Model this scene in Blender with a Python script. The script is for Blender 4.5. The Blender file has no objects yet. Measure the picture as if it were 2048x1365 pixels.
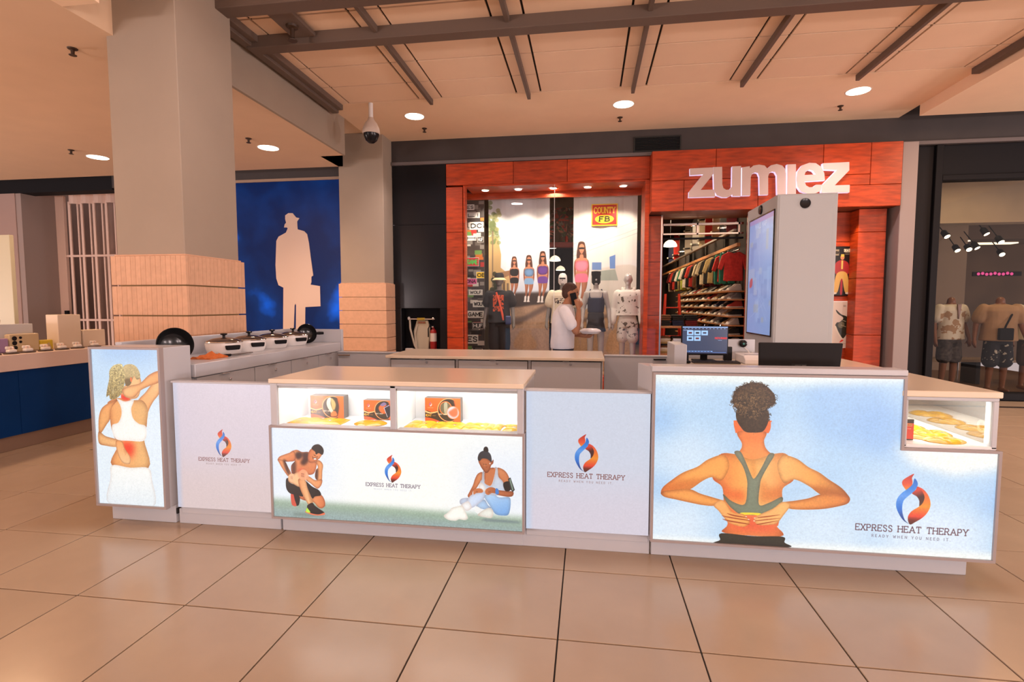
import bpy, bmesh, math, random
import numpy as np
from mathutils import Vector, Matrix, noise
from mathutils.geometry import tessellate_polygon
R = math.radians
sc = bpy.context.scene
col = sc.collection
random.seed(7)
rng = np.random.default_rng(3)

# ------------------------------------------------------------------ camera, sky, lamps, exposure
cam = bpy.data.cameras.new('camera')
cam.sensor_width = 36.0
cam.lens = 1039.8 / 2048 * 36
cam.clip_end = 200
cam_ob = bpy.data.objects.new('camera', cam)
col.objects.link(cam_ob)
cam_ob.location = (0, 0, 1.4727)
cam_ob.rotation_euler = (R(90) - .0686, 0, .1438)
sc.camera = cam_ob

sc.view_settings.view_transform = 'Standard'
sc.view_settings.look = 'None'
sc.view_settings.exposure = 0.0
sc.view_settings.gamma = 1.0
sc.view_settings.use_curve_mapping = False

WARM = (1.0, .80, .77)
AMBER = (1.0, .60, .34)
world = bpy.data.worlds.new('mall_ambient')          # the rest of the mall: an even warm glow
sc.world = world
world.use_nodes = True
bg = world.node_tree.nodes['Background']
bg.inputs[0].default_value = (1.0, .81, .79, 1)
bg.inputs[1].default_value = .78


def lamp(name, kind, loc, power, colour=WARM, size=.2, target=None, spot=100, blend=.6):
    l = bpy.data.lights.new(name, kind)
    l.energy = power
    l.color = colour
    if kind == 'AREA':
        l.shape = 'DISK'
        l.size = size
    else:
        l.shadow_soft_size = size
    if kind == 'SPOT':
        l.spot_size = R(spot)
        l.spot_blend = blend
    o = bpy.data.objects.new(name, l)
    o.location = loc
    if target is not None:
        o.rotation_euler = (Vector(target) - Vector(loc)).to_track_quat('-Z', 'Y').to_euler()
    col.objects.link(o)
    return o


# added fill lamps, unseen, low behind and beside the viewer, to lift the ceiling
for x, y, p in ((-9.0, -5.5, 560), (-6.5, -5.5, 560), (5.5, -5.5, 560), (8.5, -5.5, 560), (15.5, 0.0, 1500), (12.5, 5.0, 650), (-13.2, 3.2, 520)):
    lamp('low_fill', 'POINT', (x, y, 1.1), p * 1.15, WARM, .35)
# added fill lamps without fixtures under the ceilings, for counter tops and floor
for x, y, z, p in ((-2.0, 3.3, 4.34, 34), (1.9, 3.3, 4.34, 30), (-7.2, 2.6, 3.78, 95), (6.4, 5.6, 4.18, 70), (5.6, 7.4, 4.18, 30), (-7.0, 5.2, 3.78, 40)):
    lamp('aisle_fill', 'AREA', (x, y, z), p, AMBER if abs(x) > 5 else WARM, .32)

# ------------------------------------------------------------------ helpers: objects


def tag(o, label=None, cat=None, group=None, kind=None):
    if label: o['label'] = label
    if cat: o['category'] = cat
    if group: o['group'] = group
    if kind: o['kind'] = kind
    return o


def empty(name, label, cat, loc=(0, 0, 0), group=None, rz=0):
    o = bpy.data.objects.new(name, None)
    o.location = loc
    o.rotation_euler = (0, 0, rz)
    o.empty_display_size = .1
    col.objects.link(o)
    return tag(o, label, cat, group)


def mat_of(p):
    m = Matrix.LocRotScale(p.location, p.rotation_euler, p.scale)
    if p.parent:
        m = mat_of(p.parent) @ p.matrix_parent_inverse @ m
    return m


def link(name, me, mat=None, parent=None, world=True):
    o = bpy.data.objects.new(name, me)
    if mat is not None and not me.materials:
        for m in (mat if isinstance(mat, (list, tuple)) else [mat]):
            me.materials.append(m)
    col.objects.link(o)
    if parent is not None:
        o.parent = parent
        if world:
            o.matrix_parent_inverse = mat_of(parent).inverted()
    return o


def copy_tree(o, loc=None, rz=None, label=None, parent=None):
    c = o.copy()
    col.objects.link(c)
    if parent is not None: c.parent = parent
    if loc is not None: c.location = loc
    if rz is not None: c.rotation_euler = (0, 0, rz)
    if label: c['label'] = label
    for ch in list(o.children):
        copy_tree(ch, parent=c)
    return c


class M:
    """collects simple solids; build() links them as one mesh"""

    def __init__(s):
        s.v, s.f, s.mi, s.uv = [], [], [], {}
        s.cur = 0

    def add(s, v, f):
        n = len(s.v)
        s.v += [tuple(p) for p in v]
        s.f += [tuple(i + n for i in q) for q in f]
        s.mi += [s.cur] * len(f)
        return s

    def box(s, a, b):
        (x0, y0, z0), (x1, y1, z1) = [min(p) for p in zip(a, b)], [max(p) for p in zip(a, b)]
        return s.add([(x0, y0, z0), (x1, y0, z0), (x1, y1, z0), (x0, y1, z0), (x0, y0, z1), (x1, y0, z1), (x1, y1, z1), (x0, y1, z1)],
                     [(0, 3, 2, 1), (4, 5, 6, 7), (0, 1, 5, 4), (1, 2, 6, 5), (2, 3, 7, 6), (3, 0, 4, 7)])

    def prism(s, pts, c0, c1, axis='y', holes=()):
        """outline in the plane across `axis`, pushed from c0 to c1"""
        def P(p, c):
            return (p[0], c, p[1]) if axis == 'y' else ((c, p[0], p[1]) if axis == 'x' else (p[0], p[1], c))
        loops = [list(pts)] + [list(h) for h in holes]
        flat = [p for l in loops for p in l]
        tri = tessellate_polygon([[Vector((p[0], p[1], 0)) for p in l] for l in loops])
        n = len(flat)
        v = [P(p, c0) for p in flat] + [P(p, c1) for p in flat]
        f = [tuple(t) for t in tri] + [tuple(i + n for i in reversed(t)) for t in tri]
        k = 0
        cap = len(f)
        for l in loops:
            m = len(l)
            f += [(k + i, k + (i + 1) % m, k + (i + 1) % m + n, k + i + n) for i in range(m)]
            k += m
        s.add(v, f)
        s.caps = cap
        return s

    def tube(s, path, r, n=8, caps=True, flat=(1, 1)):
        path = [Vector(p) for p in path]
        rs = r if isinstance(r, (list, tuple)) else [r] * len(path)
        rings = []
        up = Vector((0, 0, 1))
        d0 = (path[1] - path[0]).normalized()
        if abs(d0.dot(up)) > .9: up = Vector((0, 1, 0))
        u = d0.cross(up).normalized()
        for i, p in enumerate(path):
            d = (path[min(i + 1, len(path) - 1)] - path[max(i - 1, 0)]).normalized()
            u = (u - d * u.dot(d)).normalized()
            w = d.cross(u)
            rings.append([p + (u * math.cos(2 * math.pi * k / n) * flat[0] + w * math.sin(2 * math.pi * k / n) * flat[1]) * rs[i] for k in range(n)])
        v = [q for rg in rings for q in rg]
        f = [(i * n + k, i * n + (k + 1) % n, (i + 1) * n + (k + 1) % n, (i + 1) * n + k) for i in range(len(path) - 1) for k in range(n)]
        if caps:
            f += [tuple(range(n))[::-1], tuple((len(path) - 1) * n + k for k in range(n))]
        return s.add(v, f)

    def lathe(s, prof, c=(0, 0, 0), n=24, axis='z', sx=1, sy=1, caps=True):
        v, f = [], []
        for (r, h) in prof:
            for k in range(n):
                a = 2 * math.pi * k / n
                x, y = r * math.cos(a) * sx, r * math.sin(a) * sy
                v.append((c[0] + x, c[1] + y, c[2] + h) if axis == 'z' else ((c[0] + x, c[1] + h, c[2] + y) if axis == 'y' else (c[0] + h, c[1] + x, c[2] + y)))
        m = len(prof)
        f = [(i * n + k, i * n + (k + 1) % n, (i + 1) * n + (k + 1) % n, (i + 1) * n + k) for i in range(m - 1) for k in range(n)]
        caps = caps and prof[0] != prof[-1]
        if caps and prof[0][0] > 1e-6: f.append(tuple(range(n))[::-1])
        if caps and prof[-1][0] > 1e-6: f.append(tuple((m - 1) * n + k for k in range(n)))
        return s.add(v, f)

    def sphere(s, c, r, n=12, m=8):
        r = r if isinstance(r, (list, tuple)) else (r, r, r)
        pr = [(max(math.sin(math.pi * i / m), 1e-4), -math.cos(math.pi * i / m)) for i in range(m + 1)]
        v, f = [], []
        for (a, h) in pr:
            for k in range(n):
                v.append((c[0] + r[0] * a * math.cos(2 * math.pi * k / n), c[1] + r[1] * a * math.sin(2 * math.pi * k / n), c[2] + r[2] * h))
        f = [(i * n + k, i * n + (k + 1) % n, (i + 1) * n + (k + 1) % n, (i + 1) * n + k) for i in range(m) for k in range(n)]
        f += [tuple(range(n))[::-1], tuple(m * n + k for k in range(n))]
        return s.add(v, f)

    def mesh(s, name, bev=0, seg=1, smooth=False):
        me = bpy.data.meshes.new(name)
        me.from_pydata(s.v, [], s.f)
        if any(s.mi): me.polygons.foreach_set('material_index', s.mi)
        bm = bmesh.new()
        bm.from_mesh(me)
        bmesh.ops.recalc_face_normals(bm, faces=bm.faces)
        if bev:
            es = [e for e in bm.edges if len(e.link_faces) == 2 and e.calc_face_angle(0) > .6]
            bmesh.ops.bevel(bm, geom=es, offset=bev, segments=seg, affect='EDGES', profile=.5, clamp_overlap=True)
        bm.to_mesh(me)
        bm.free()
        if smooth:
            me.polygons.foreach_set('use_smooth', [True] * len(me.polygons))
            me.set_sharp_from_angle(angle=R(42))
        me.update()
        return me

    def build(s, name, mat=None, parent=None, bev=0, seg=1, smooth=False, world=True):
        return link(name, s.mesh(name, bev, seg, smooth), mat, parent, world)


def box(name, a, b, mat, parent=None, bev=.004, world=True, seg=1):
    return M().box(a, b).build(name, mat, parent, bev, seg, world=world)


def picture(name, x0, z0, x1, z1, y, mat, parent, outline=None, thick=.004, face=-1):
    """a flat printed sheet facing -Y (face=-1) with the print mapped over x0..x1, z0..z1"""
    pts = outline or [(x0, z0), (x1, z0), (x1, z1), (x0, z1)]
    me = M().prism(pts, y, y - face * thick).mesh(name)
    uv = me.uv_layers.new(name='print')
    for l in me.loops:
        c = me.vertices[l.vertex_index].co
        u = (c.x - x0) / (x1 - x0)
        uv.data[l.index].uv = (u if face < 0 else 1 - u, (c.z - z0) / (z1 - z0))
    return link(name, me, mat, parent)


# ------------------------------------------------------------------ helpers: materials
MATS = {}


def mat(name, c=(.8, .8, .8), rough=.5, metal=0, emit=None, es=1, var=0, vs=8, bump=0, bs=30, spec=.5, coat=0, trans=0, ior=1.45, alpha=1, stretch=(1, 1, 1), randv=0, coord='Object'):
    if name in MATS: return MATS[name]
    m = bpy.data.materials.new(name)
    m.use_nodes = True
    nt = m.node_tree
    b = nt.nodes['Principled BSDF']
    b.inputs['Base Color'].default_value = (*c, 1)
    b.inputs['Roughness'].default_value = rough
    b.inputs['Metallic'].default_value = metal
    b.inputs['Specular IOR Level'].default_value = spec
    b.inputs['Coat Weight'].default_value = coat
    b.inputs['Transmission Weight'].default_value = trans
    b.inputs['IOR'].default_value = ior
    b.inputs['Alpha'].default_value = alpha
    if emit:
        b.inputs['Emission Color'].default_value = (*emit, 1)
        b.inputs['Emission Strength'].default_value = es
    if var or bump or randv:
        tc = nt.nodes.new('ShaderNodeTexCoord')
        mp = nt.nodes.new('ShaderNodeMapping')
        mp.inputs['Scale'].default_value = stretch
        nt.links.new(tc.outputs[coord], mp.inputs[0])
    last = None
    if var:
        nz = nt.nodes.new('ShaderNodeTexNoise')
        nz.inputs['Scale'].default_value = vs
        nz.inputs['Detail'].default_value = 5
        nt.links.new(mp.outputs[0], nz.inputs[0])
        rp = nt.nodes.new('ShaderNodeValToRGB')
        rp.color_ramp.elements[0].position = .3
        rp.color_ramp.elements[1].position = .7
        rp.color_ramp.elements[0].color = (*[max(0, k * (1 - var)) for k in c], 1)
        rp.color_ramp.elements[1].color = (*[min(1, k * (1 + var)) for k in c], 1)
        nt.links.new(nz.outputs[0], rp.inputs[0])
        last = rp.outputs[0]
    if randv:
        oi = nt.nodes.new('ShaderNodeObjectInfo')
        mr = nt.nodes.new('ShaderNodeMapRange')
        mr.inputs['To Min'].default_value = 1 - randv
        mr.inputs['To Max'].default_value = 1 + randv
        nt.links.new(oi.outputs['Random'], mr.inputs[0])
        hv = nt.nodes.new('ShaderNodeHueSaturation')
        hv.inputs['Color'].default_value = (*c, 1)
        if last: nt.links.new(last, hv.inputs['Color'])
        nt.links.new(mr.outputs[0], hv.inputs['Value'])
        last = hv.outputs[0]
    if last: nt.links.new(last, b.inputs['Base Color'])
    if bump:
        n2 = nt.nodes.new('ShaderNodeTexNoise')
        n2.inputs['Scale'].default_value = bs
        n2.inputs['Detail'].default_value = 3
        nt.links.new(mp.outputs[0], n2.inputs[0])
        bp = nt.nodes.new('ShaderNodeBump')
        bp.inputs['Strength'].default_value = bump
        bp.inputs['Distance'].default_value = .02
        nt.links.new(n2.outputs[0], bp.inputs['Height'])
        nt.links.new(bp.outputs[0], b.inputs['Normal'])
    MATS[name] = m
    return m


def glass(name, tint=(1, 1, 1), refl=.08, rough=0.0):
    """thin pane: mostly clear, with a share of mirror reflection"""
    if name in MATS: return MATS[name]
    m = bpy.data.materials.new(name)
    m.use_nodes = True
    nt = m.node_tree
    nt.nodes.remove(nt.nodes['Principled BSDF'])
    tr = nt.nodes.new('ShaderNodeBsdfTransparent')
    tr.inputs[0].default_value = (*tint, 1)
    gl = nt.nodes.new('ShaderNodeBsdfGlossy')
    gl.inputs['Roughness'].default_value = rough
    mx = nt.nodes.new('ShaderNodeMixShader')
    mx.inputs[0].default_value = refl
    nt.links.new(tr.outputs[0], mx.inputs[1])
    nt.links.new(gl.outputs[0], mx.inputs[2])
    nt.links.new(mx.outputs[0], nt.nodes['Material Output'].inputs[0])
    MATS[name] = m
    return m


def print_mat(name, img, emit=0, rough=.4):
    m = bpy.data.materials.new(name)
    m.use_nodes = True
    nt = m.node_tree
    b = nt.nodes['Principled BSDF']
    uv = nt.nodes.new('ShaderNodeUVMap')
    uv.uv_map = 'print'
    t = nt.nodes.new('ShaderNodeTexImage')
    t.image = img
    t.extension = 'EXTEND'
    nt.links.new(uv.outputs[0], t.inputs[0])
    b.inputs['Roughness'].default_value = rough
    if emit:
        b.inputs['Base Color'].default_value = (.03, .03, .03, 1)
        nt.links.new(t.outputs[0], b.inputs['Emission Color'])
        b.inputs['Emission Strength'].default_value = emit
    else:
        nt.links.new(t.outputs[0], b.inputs['Base Color'])
    return m


# ------------------------------------------------------------------ helpers: flat print drawn in code
def blur(a, r):
    r = int(r)
    if r < 1: return a
    for _ in range(3):
        for ax in (0, 1):
            k = max(1, r)
            p = np.pad(a, [(k + 1, k) if i == ax else (0, 0) for i in range(2)], mode='edge')
            c = np.cumsum(p, axis=ax)
            n = a.shape[ax]
            hi = np.take(c, np.arange(2 * k + 1, 2 * k + 1 + n), axis=ax)
            lo = np.take(c, np.arange(0, n), axis=ax)
            a = (hi - lo) / (2 * k + 1)
    return a


def spline(p, n=5):
    p = np.array(p, float)
    a, b, c, d = np.roll(p, 1, 0), p, np.roll(p, -1, 0), np.roll(p, -2, 0)
    out = []
    for t in np.arange(n) / n:
        out.append(.5 * ((2 * b) + (-a + c) * t + (2 * a - 5 * b + 4 * c - d) * t * t + (-a + 3 * b - 3 * c + d) * t ** 3))
    return np.stack(out, 1).reshape(-1, 2)


GL = {  # strokes on a 1-high grid: width, polylines
 'A': (.8, [[(0, 0), (.4, 1), (.8, 0)], [(.15, .35), (.65, .35)]]), 'B': (.6, [[(0, 0), (0, 1), (.4, 1), (.54, .87), (.54, .65), (.4, .53), (0, .53)], [(.4, .53), (.6, .38), (.6, .14), (.42, 0), (0, 0)]]),
 'C': (.7, [[(.68, .8), (.5, 1), (.25, 1), (.03, .75), (.03, .25), (.25, 0), (.5, 0), (.68, .2)]]), 'D': (.7, [[(0, 0), (0, 1), (.35, 1), (.66, .75), (.66, .25), (.35, 0), (0, 0)]]),
 'E': (.58, [[(.58, 1), (0, 1), (0, 0), (.58, 0)], [(0, .52), (.45, .52)]]), 'F': (.55, [[(.55, 1), (0, 1), (0, 0)], [(0, .52), (.42, .52)]]),
 'G': (.72, [[(.68, .8), (.5, 1), (.25, 1), (.03, .75), (.03, .25), (.25, 0), (.5, 0), (.7, .2), (.7, .45), (.4, .45)]]), 'H': (.7, [[(0, 0), (0, 1)], [(.7, 0), (.7, 1)], [(0, .52), (.7, .52)]]),
 'I': (.08, [[(.04, 0), (.04, 1)]]), 'K': (.65, [[(0, 0), (0, 1)], [(.62, 1), (0, .42)], [(.2, .6), (.65, 0)]]), 'L': (.52, [[(0, 1), (0, 0), (.52, 0)]]),
 'M': (.9, [[(0, 0), (0, 1), (.45, .3), (.9, 1), (.9, 0)]]), 'N': (.7, [[(0, 0), (0, 1), (.7, 0), (.7, 1)]]), 'O': (.8, [[(.4, 0), (.1, .15), (0, .5), (.1, .85), (.4, 1), (.7, .85), (.8, .5), (.7, .15), (.4, 0)]]),
 'P': (.58, [[(0, 0), (0, 1), (.4, 1), (.57, .86), (.57, .6), (.4, .46), (0, .46)]]), 'R': (.64, [[(0, 0), (0, 1), (.4, 1), (.57, .86), (.57, .62), (.4, .48), (0, .48)], [(.32, .48), (.64, 0)]]),
 'S': (.56, [[(.53, .82), (.4, 1), (.16, 1), (.03, .85), (.05, .64), (.28, .53), (.5, .42), (.55, .2), (.42, 0), (.15, 0), (.02, .18)]]), 'T': (.68, [[(0, 1), (.68, 1)], [(.34, 1), (.34, 0)]]),
 'U': (.66, [[(0, 1), (0, .25), (.15, 0), (.5, 0), (.66, .25), (.66, 1)]]), 'V': (.7, [[(0, 1), (.35, 0), (.7, 1)]]), 'W': (1.0, [[(0, 1), (.25, 0), (.5, .8), (.75, 0), (1, 1)]]), 'X': (.68, [[(0, 0), (.68, 1)], [(0, 1), (.68, 0)]]),
 'Y': (.7, [[(0, 1), (.35, .45), (.7, 1)], [(.35, .45), (.35, 0)]]), 'Z': (.6, [[(0, 1), (.6, 1), (0, 0), (.6, 0)]]), '.': (.05, [[(.0, .02), (.02, .02)]]), ' ': (.4, []), '-': (.4, [[(0, .5), (.4, .5)]])}


class Art:
    """a small painter: w x h metres, coordinates in millimetres from the lower left"""

    def __init__(s, w, h, ppm, base=(1, 1, 1)):
        s.W, s.H, s.k = int(w * ppm), int(h * ppm), ppm / 1000
        s.a = np.ones((s.H, s.W, 3), np.float32) * np.array(base, np.float32)

    def mask(s, pts, smooth=True, soft=0):
        p = np.array(pts, float) * s.k
        if smooth: p = spline(p)
        pad = int(soft * s.k * 3) + 2
        x0, x1 = max(0, int(p[:, 0].min()) - pad), min(s.W, int(p[:, 0].max()) + pad + 1)
        y0, y1 = max(0, int(p[:, 1].min()) - pad), min(s.H, int(p[:, 1].max()) + pad + 1)
        if x1 <= x0 or y1 <= y0: return None
        n = 3
        xs = x0 + (np.arange((x1 - x0) * n) + .5) / n
        ys = y0 + (np.arange((y1 - y0) * n) + .5) / n
        ins = np.zeros((len(ys), len(xs)), bool)
        q = np.roll(p, -1, 0)
        for (ax, ay), (bx, by) in zip(p, q):
            if ay == by: continue
            r0, r1 = np.searchsorted(ys, [min(ay, by), max(ay, by)])
            if r1 <= r0: continue
            xc = ax + (ys[r0:r1] - ay) * (bx - ax) / (by - ay)
            ins[r0:r1] ^= xs[None, :] > xc[:, None]
        m = ins.reshape(y1 - y0, n, x1 - x0, n).mean((1, 3)).astype(np.float32)
        if soft: m = blur(m, soft * s.k)
        return m, slice(y0, y1), slice(x0, x1)

    def poly(s, pts, c, smooth=True, soft=0, alpha=1, c2=None, ang=0, clip=None, stops=None, grain=0, vol=0, vr=14):
        r = s.mask(pts, smooth, soft)
        if r is None: return
        m, ys, xs = r
        m = m * alpha
        if clip is not None:
            full = np.zeros((s.H, s.W), np.float32)
            for cp in clip:
                k = s.mask(cp)
                if k: full[k[1], k[2]] = np.maximum(full[k[1], k[2]], k[0])
            m = m * full[ys, xs]
        cc = np.array(c, np.float32)[None, None]
        if c2 is not None or stops is not None:
            yy, xx = np.mgrid[ys, xs]
            d = xx * math.cos(R(ang)) + yy * math.sin(R(ang))
            inside = m > .3
            lo, hi = (d[inside].min(), d[inside].max()) if inside.any() else (0, 1)
            t = np.clip((d - lo) / max(hi - lo, 1e-6), 0, 1)
            st = stops or [(0, c), (1, c2)]
            cc = np.stack([np.interp(t, [q[0] for q in st], [q[1][i] for q in st]) for i in range(3)], -1)
        if vol:
            t = np.clip(blur(m, vr * s.k) / np.maximum(m, .05), 0, 1)
            f = 1 - vol * np.clip(1 - t, 0, 1) ** 1.3 * 1.6
            f = np.clip(f, .25, 1)[..., None]
            cc = cc * (f ** np.array([.75, 1.15, 1.3]))
        if grain:
            cc = cc * (1 + grain * blur(rng.standard_normal((m.shape[0], m.shape[1])), 1)[..., None] * 2.5)
        s.a[ys, xs] = s.a[ys, xs] * (1 - m[..., None]) + cc * m[..., None]

    def rect(s, x0, y0, x1, y1, c, **k):
        s.poly([(x0, y0), (x1, y0), (x1, y1), (x0, y1)], c, smooth=False, **k)

    def disc(s, x, y, rx, ry, c, **k):
        s.poly([(x + rx * math.cos(t), y + ry * math.sin(t)) for t in np.linspace(0, 2 * math.pi, 24, endpoint=False)], c, **k)

    def line(s, pts, w, c, alpha=1):
        p = np.array(pts, float) * s.k
        h = max(w * s.k / 2, .3)
        x0, x1 = max(0, int(p[:, 0].min() - h - 2)), min(s.W, int(p[:, 0].max() + h + 3))
        y0, y1 = max(0, int(p[:, 1].min() - h - 2)), min(s.H, int(p[:, 1].max() + h + 3))
        if x1 <= x0 or y1 <= y0: return
        yy, xx = np.mgrid[y0:y1, x0:x1] + .5
        d = np.full(yy.shape, 1e9)
        for a, b in zip(p[:-1], p[1:]):
            v = b - a
            t = np.clip(((xx - a[0]) * v[0] + (yy - a[1]) * v[1]) / max(v @ v, 1e-9), 0, 1)
            d = np.minimum(d, np.hypot(xx - a[0] - t * v[0], yy - a[1] - t * v[1]))
        m = (np.clip(h - d + .5, 0, 1) * alpha)[..., None]
        s.a[y0:y1, x0:x1] = s.a[y0:y1, x0:x1] * (1 - m) + np.array(c, np.float32) * m

    def text(s, t, x, y, h, c, width=None, weight=.12, serif=False, gap=.22, ang=0):
        """centred on x, baseline y, cap height h"""
        adv = [GL[ch][0] + gap for ch in t]
        tot = sum(adv) - gap
        kx = (width / tot) if width else h
        cu = x - tot * kx / 2
        ca, sa = math.cos(R(ang)), math.sin(R(ang))
        for ch, ad in zip(t, adv):
            for pl in GL[ch][1]:
                def T(p):
                    dx, dy = cu + p[0] * kx - x, p[1] * h
                    return (x + dx * ca - dy * sa, y + dx * sa + dy * ca)
                s.line([T(p) for p in pl], weight * h, c)
                if serif:
                    for e, o in ((pl[0], pl[1]), (pl[-1], pl[-2])):
                        if e[1] in (0, 1) and abs(e[1] - o[1]) > .2 and ch not in 'SCG':
                            s.line([T((e[0] - .14, e[1] + (.03 if e[1] == 0 else -.03))), T((e[0] + .14, e[1] + (.03 if e[1] == 0 else -.03)))], weight * h * .8, c)
                        elif e[1] in (0, 1) and ch in 'ET' and abs(e[1] - o[1]) < .2:
                            s.line([T(e), T((e[0], e[1] + (.2 if e[1] == 0 else -.2)))], weight * h * .8, c)
            cu += ad * kx

    def noise(s, amt, r=1):
        n = blur(rng.standard_normal((s.H, s.W)), r)
        n /= n.std() + 1e-6
        s.a *= (1 + amt * n[..., None])

    def image(s, name):
        im = bpy.data.images.new(name, s.W, s.H, alpha=False)
        px = np.ones((s.H, s.W, 4), np.float32)
        px[..., :3] = np.clip(s.a, 0, 1)
        im.pixels.foreach_set(px.ravel())
        im.update()
        im.pack()
        return im


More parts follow.
